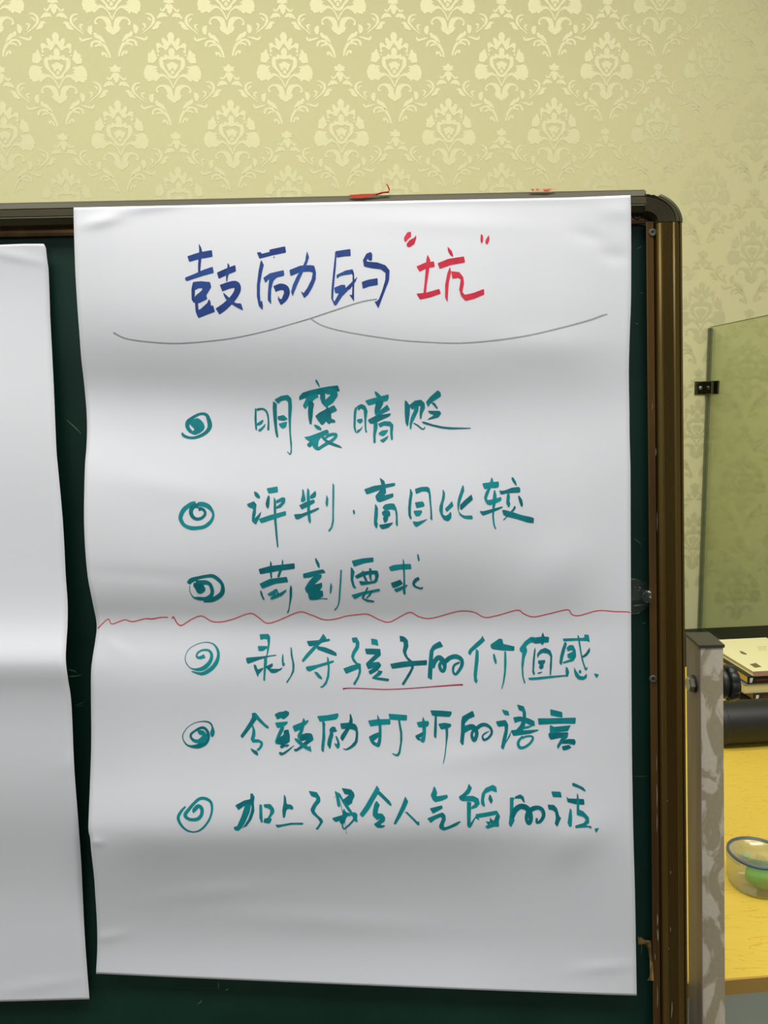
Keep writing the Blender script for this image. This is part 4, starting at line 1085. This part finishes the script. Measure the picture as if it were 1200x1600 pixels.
# glass screen standing out from the wall
pt_ = wpt(1108, 512); pb_ = wpt(1092.5, 988)
xa = (pt_.dot(TX) + pb_.dot(TX)) / 2
zp1 = pt_.z
m_glass = glassy('green_tinted_glass', (.86, .90, .77), gloss=.9, rough=.02)
m_seal = mat('grey_green_glass_edge', (96, 104, 76), rough=.3)
gs = empty('glass_screen', tp(xa, cbk - .3, zc), 'green tinted glass panel clamped to the papered wall on the right', 'glass panel')
bm = bmesh.new()
ylen = .435; ztop = zp1
hexa(bm, [tp(xa - .004, cbk - ylen, zc + .001), tp(xa + .004, cbk - ylen, zc + .001), tp(xa + .004, cbk - .002, zc + .001), tp(xa - .004, cbk - .002, zc + .001),
          tp(xa - .004, cbk - ylen, ztop), tp(xa + .004, cbk - ylen, ztop), tp(xa + .004, cbk - .002, ztop), tp(xa - .004, cbk - .002, ztop)])
frm(bm, 'pane', m_glass, gs)
bm = bmesh.new(); box(bm, tp(xa - .001, cbk + .001, (zc + ztop) / 2), .011, .008, ztop - zc - .004, AX); frm(bm, 'wall_seal', m_seal, gs)
bm = bmesh.new(); box(bm, tp(xa, cbk - ylen / 2, ztop + .0008), .0085, ylen, .0014, AX); frm(bm, 'polished_edge', m_seal, gs)
bk = wpt(1103, 606)
m_chrome = mat('dark_chrome', (120, 118, 96), rough=.12, metal=1.0)
cl = empty('glass_clamp', tp(xa, cbk - .02, bk.z), 'small square chrome clamp holding the glass panel to the wall', 'clamp')
bm = bmesh.new(); box(bm, tp(xa - .024, cbk + .0055, bk.z), .036, .004, .040, AX, bev=.001)
frm(bm, 'wall_plate', m_chrome, cl)
bm = bmesh.new(); box(bm, tp(xa - .0085, cbk - .018, bk.z), .0075, .045, .040, AX, bev=.0015); box(bm, tp(xa + .0085, cbk - .018, bk.z), .0075, .045, .040, AX, bev=.0015)
frm(bm, 'clamp_jaw', m_chrome, cl)
bm = bmesh.new(); lathe(bm, tp(xa - .024, cbk + .0035, bk.z), -TY, [(0, 0), (.006, 0), (.005, .002), (.002, .0024), (0, .0015)], 20); frm(bm, 'screw', m_zinc, cl, True)

# ================================================================ THINGS ON THE TABLE
m_leather = mat('black_vinyl', (22, 23, 18), rough=.5, bump=(240, .25, .0006))
ry = None
rr = .0425
g = hit(1165, 1127.5, Vector((0, 0, ZT + rr)), TZ)
rc = g.dot(TY)
rx0 = hit(1110, 1127, Vector((0, 0, ZT + rr)), TZ).dot(TX)
roll = empty('bolster', tp(rx0 + .3, rc, ZT), 'thick black vinyl roll lying on the table in front of the books', 'bolster')
bm = bmesh.new(); lathe(bm, tp(rx0, rc, ZT + rr + .0005), TX, [(0, .004), (rr - .012, .002), (rr - .006, 0), (rr - .001, .004), (rr, .009), (rr, .3), (rr, .591), (rr - .001, .596), (rr - .006, .6), (rr - .012, .598), (0, .596)], 48)
frm(bm, 'vinyl_body', m_leather, roll, True)
for h in (.012, .588):
    bm = bmesh.new(); u = tp(rx0 + h, rc, ZT + rr + .0005); lathe(bm, u - TX * .0015, TX, [(rr, 0), (rr + .0007, .0004), (rr + .0007, .0026), (rr, .003)], 48); frm(bm, 'piping', m_black, roll, True)

# books
m_page = mat('cream_paper_pages', (214, 200, 140), rough=.8, noise=(500, (186, 172, 116), .35, .7, (.02, .02, 1)))
m_gold = mat('golden_pages', (206, 170, 70), rough=.75, noise=(500, (180, 144, 56), .35, .7, (.02, .02, 1)))
m_cream = mat('pale_yellow_cover', (236, 230, 176), rough=.35, spec=.4)
m_pink = mat('dusty_pink_spine', (158, 128, 112), rough=.5)
m_bk = mat('black_cover', (20, 20, 26), rough=.3)
m_gb = mat('grey_blue_cover', (104, 116, 124), rough=.4)
m_lt = mat('pale_print', (206, 208, 214), rough=.5); m_rd = mat('dark_red_print', (120, 30, 34), rough=.5); m_gy = mat('grey_print', (112, 104, 72), rough=.5)
nearP = 1.585
def zat(px, py):                # height where the ray meets the plane at the near side of the stack
    return hit(px, py, TY * nearP, TY).z
def xat(px, py): return hit(px, py, TY * nearP, TY).dot(TX)
zs = [zat(1177, 1049.5), zat(1177, 1057), zat(1177, 1069.3), zat(1177, 1084), zat(1177, 1095)]
lefts = [xat(1177.5, 1050), xat(1169, 1060), xat(1163.5, 1075), xat(1177, 1090)]
rest = zs[4] - ZT
z_lo = [zs[4] - rest * k / 3 for k in range(4)]
def book(z0, z1, xl, near, dep, wid, cov, pages, spine_side, label, yaw=0.0):
    ca, sa = math.cos(yaw), math.sin(yaw); U_ = TX * ca + TY * sa; V_ = TY * ca - TX * sa
    base = tp(xl, near, 0)
    q = lambda a, b_, z: base + U_ * a + V_ * b_ + TZ * z
    e = empty('book', q(wid / 2, dep / 2, z0), label, 'book', 'books stacked on the table')
    th = min(.0016, (z1 - z0) * .18); z1 -= .0002; z0 += .0001
    def pb(nm, a0, a1, b0, b1, y0, y1, mt__, bev=.0003):
        bm = bmesh.new(); hexa(bm, [q(a0, b0, y0), q(a1, b0, y0), q(a1, b1, y0), q(a0, b1, y0), q(a0, b0, y1), q(a1, b0, y1), q(a1, b1, y1), q(a0, b1, y1)], bev); return frm(bm, nm, mt__, e)
    pb('page_block', .002, wid - .002, .002, dep - .002, z0 + th, z1 - th, pages, 0)
    pb('cover', 0, wid, 0, dep, z1 - th, z1, cov); pb('cover', 0, wid, 0, dep, z0, z0 + th, cov)
    if spine_side: pb('spine', 0, wid, -.0006, .0018, z0, z1, spine_side)
    return e, q, z1
NW = .17; ND = .235
e, q, zt_ = book(zs[1], zs[0], lefts[0], nearP, ND, NW, m_cream, m_page, m_pink, 'top book of the stack, with a pale yellow cover')
def onc(q, z, pts, mt__, nm, par):
    bm = bmesh.new(); lo = [bm.verts.new(q(a, b_, z + .0001)) for a, b_ in pts]; hi = [bm.verts.new(q(a, b_, z + .0003)) for a, b_ in pts]
    bm.faces.new(hi); n = len(pts)
    for i in range(n): bm.faces.new((lo[i], lo[(i + 1) % n], hi[(i + 1) % n], hi[i]))
    return frm(bm, nm, mt__, par)
def cover_xy(px, py):
    h = hit(px, py, Vector((0, 0, zt_)), TZ) - q(0, 0, 0); return h.dot(TX), h.dot(TY)
C1 = [(1171, 1038), (1181, 1036), (1190, 1042), (1180, 1043.5)]
onc(q, zt_, [cover_xy(*c) for c in C1], m_gy, 'cover_print', e)
C2 = [(1155, 1017), (1160, 1018), (1166, 1021), (1167, 1023), (1162, 1022.5), (1158, 1021)]
onc(q, zt_, [cover_xy(*c) for c in C2], m_gy, 'cover_emblem', e)
for k in range(3):
    y_ = 1010.5 + 2.6 * k
    onc(q, zt_, [cover_xy(1183 + k, y_), cover_xy(1198, y_ - .8), cover_xy(1198, y_), cover_xy(1183 + k, y_ + .7)], m_page, 'cover_text_line', e)
def spine_mark(q, z0, z1, w0, w1, mt__, nm, par):
    bm = bmesh.new(); hexa(bm, [q(w0, -.0010, z0), q(w1, -.0010, z0), q(w1, -.0004, z0), q(w0, -.0004, z0), q(w0, -.0010, z1), q(w1, -.0010, z1), q(w1, -.0004, z1), q(w0, -.0004, z1)])
    return frm(bm, nm, mt__, par)
def logo(q, z0, z1, xo, par):
    h = z1 - z0
    for (a, w, lo, hi) in ((0, .0022, .2, .8), (.0026, .0016, .2, .8), (.0046, .0020, .45, .8), (.0048, .0006, .2, .45)):
        spine_mark(q, z0 + h * lo, z0 + h * hi, xo + a, xo + a + w, m_lt, 'spine_mark', par)
    for k in range(6):
        spine_mark(q, z0 + h * .42, z0 + h * .56, xo + .016 + k * .006, xo + .020 + k * .006, m_rd, 'spine_lettering', par)
e2, q2, _ = book(zs[2], zs[1], lefts[1], nearP + .002, ND, NW, m_bk, m_gold, m_bk, 'second book from the top, with a black spine'); logo(q2, zs[2], zs[1], .005, e2)
book(zs[3], zs[2], lefts[2], nearP + .001, ND, NW, m_gb, m_page, None, 'third book from the top, cream pages facing out under a grey-blue cover')
e4, q4, _ = book(zs[4], zs[3], lefts[3], nearP, ND, NW, m_bk, m_gold, m_bk, 'fourth book from the top, black spine just above the black roll'); logo(q4, zs[4], zs[3], .006, e4)
for k in range(3):
    book(z_lo[k + 1], z_lo[k], lefts[3] - .02 + .006 * k, nearP + .004 * k, ND, NW, (m_bk, m_gb, m_cream)[k], m_gold, m_bk, ('fifth book from the top, mostly hidden by the black roll', 'book second from the bottom of the stack, hidden by the roll', 'bottom book of the stack, lying on the table')[k])

# round food box with green clay
m_lid = glassy('clear_lid', (.97, .975, .95), gloss=1.6, rough=.06, tint=((.82, .84, .72), .05))
m_tub = glassy('milky_clear_tub', (.965, .97, .95), gloss=1.6, rough=.08, tint=((.82, .84, .72), .05))
m_gask = mat('slate_blue_gasket', (72, 84, 104), rough=.35)
m_clay = mat('green_clay', (58, 172, 76), rough=.6, bump=(60, .5, .003))
m_clay2 = mat('light_green_clay', (120, 206, 130), rough=.6, bump=(60, .4, .002))
cb = hit(1181, 1381, Vector((0, 0, ZT)), TZ)
RB = .0405; HB = .0465
tub = empty('food_box', cb, 'round clear plastic box with a slate-rimmed lid and green clay inside', 'food box')
o_ = cb + TZ * .0004
bm = bmesh.new(); lathe(bm, o_, TZ, [(0, 0), (RB * .84, 0), (RB * .90, .002), (RB * .93, .006), (RB * .975, HB - .012), (RB * .98, HB - .011), (RB * 1.0, HB - .010), (RB * 1.0, HB - .002), (RB * .985, HB - .002), (RB * .965, HB - .010), (RB * .915, .007), (RB * .88, .0025), (0, .0018)], 64)
frm(bm, 'tub', m_tub, tub, True)
bm = bmesh.new(); lathe(bm, o_, TZ, [(RB * .90, HB + .0008), (RB * .905, HB + .0020), (RB * .94, HB + .0024), (RB * .985, HB + .0016), (RB * .99, HB - .0005), (RB * .96, HB - .0018), (RB * .905, HB - .0015), (RB * .90, HB + .0008)], 64)
frm(bm, 'gasket_ring', m_gask, tub, True)
bm = bmesh.new(); lathe(bm, o_, TZ, [(0, HB - .003), (RB * .70, HB - .003), (RB * .76, HB + .0005), (RB * .90, HB + .0018), (RB * .90, HB + .0006), (RB * .76, HB - .001), (RB * .70, HB - .0045), (0, HB - .0045)], 64)
frm(bm, 'lid', m_lid, tub, True)
def blob(name, c, sx, sy, sz, material, parent, seed, label=None, cut=None):
    r2 = random.Random(seed); bm = bmesh.new(); bmesh.ops.create_icosphere(bm, subdivisions=4, radius=1)
    ph = [(Vector((r2.gauss(0, 1), r2.gauss(0, 1), r2.gauss(0, 1))).normalized(), r2.uniform(2, 6), r2.uniform(0, 6)) for _ in range(7)]
    for v in bm.verts:
        n = v.co.normalized(); k = 1 + sum(.035 * math.sin(f_ * n.dot(d) + p) for d, f_, p in ph)
        v.co = Vector((n.x * sx * k, n.y * sy * k, n.z * sz * k)) + Vector(c)
    o = frm(bm, name, material, parent, True)
    return o
cl1 = blob('clay_lump', cb + Vector((.0085, -.006, .018)), .0245, .024, .0150, m_clay, None, 3); tag(cl1, 'large dark green lump of clay at the bottom of the clear box', 'clay')
cl2 = blob('clay_lump', cb + Vector((-.010, .012, .0350)), .0045, .0065, .0035, m_clay2, None, 5); tag(cl2, 'small light green bit of clay high in the clear box', 'clay')
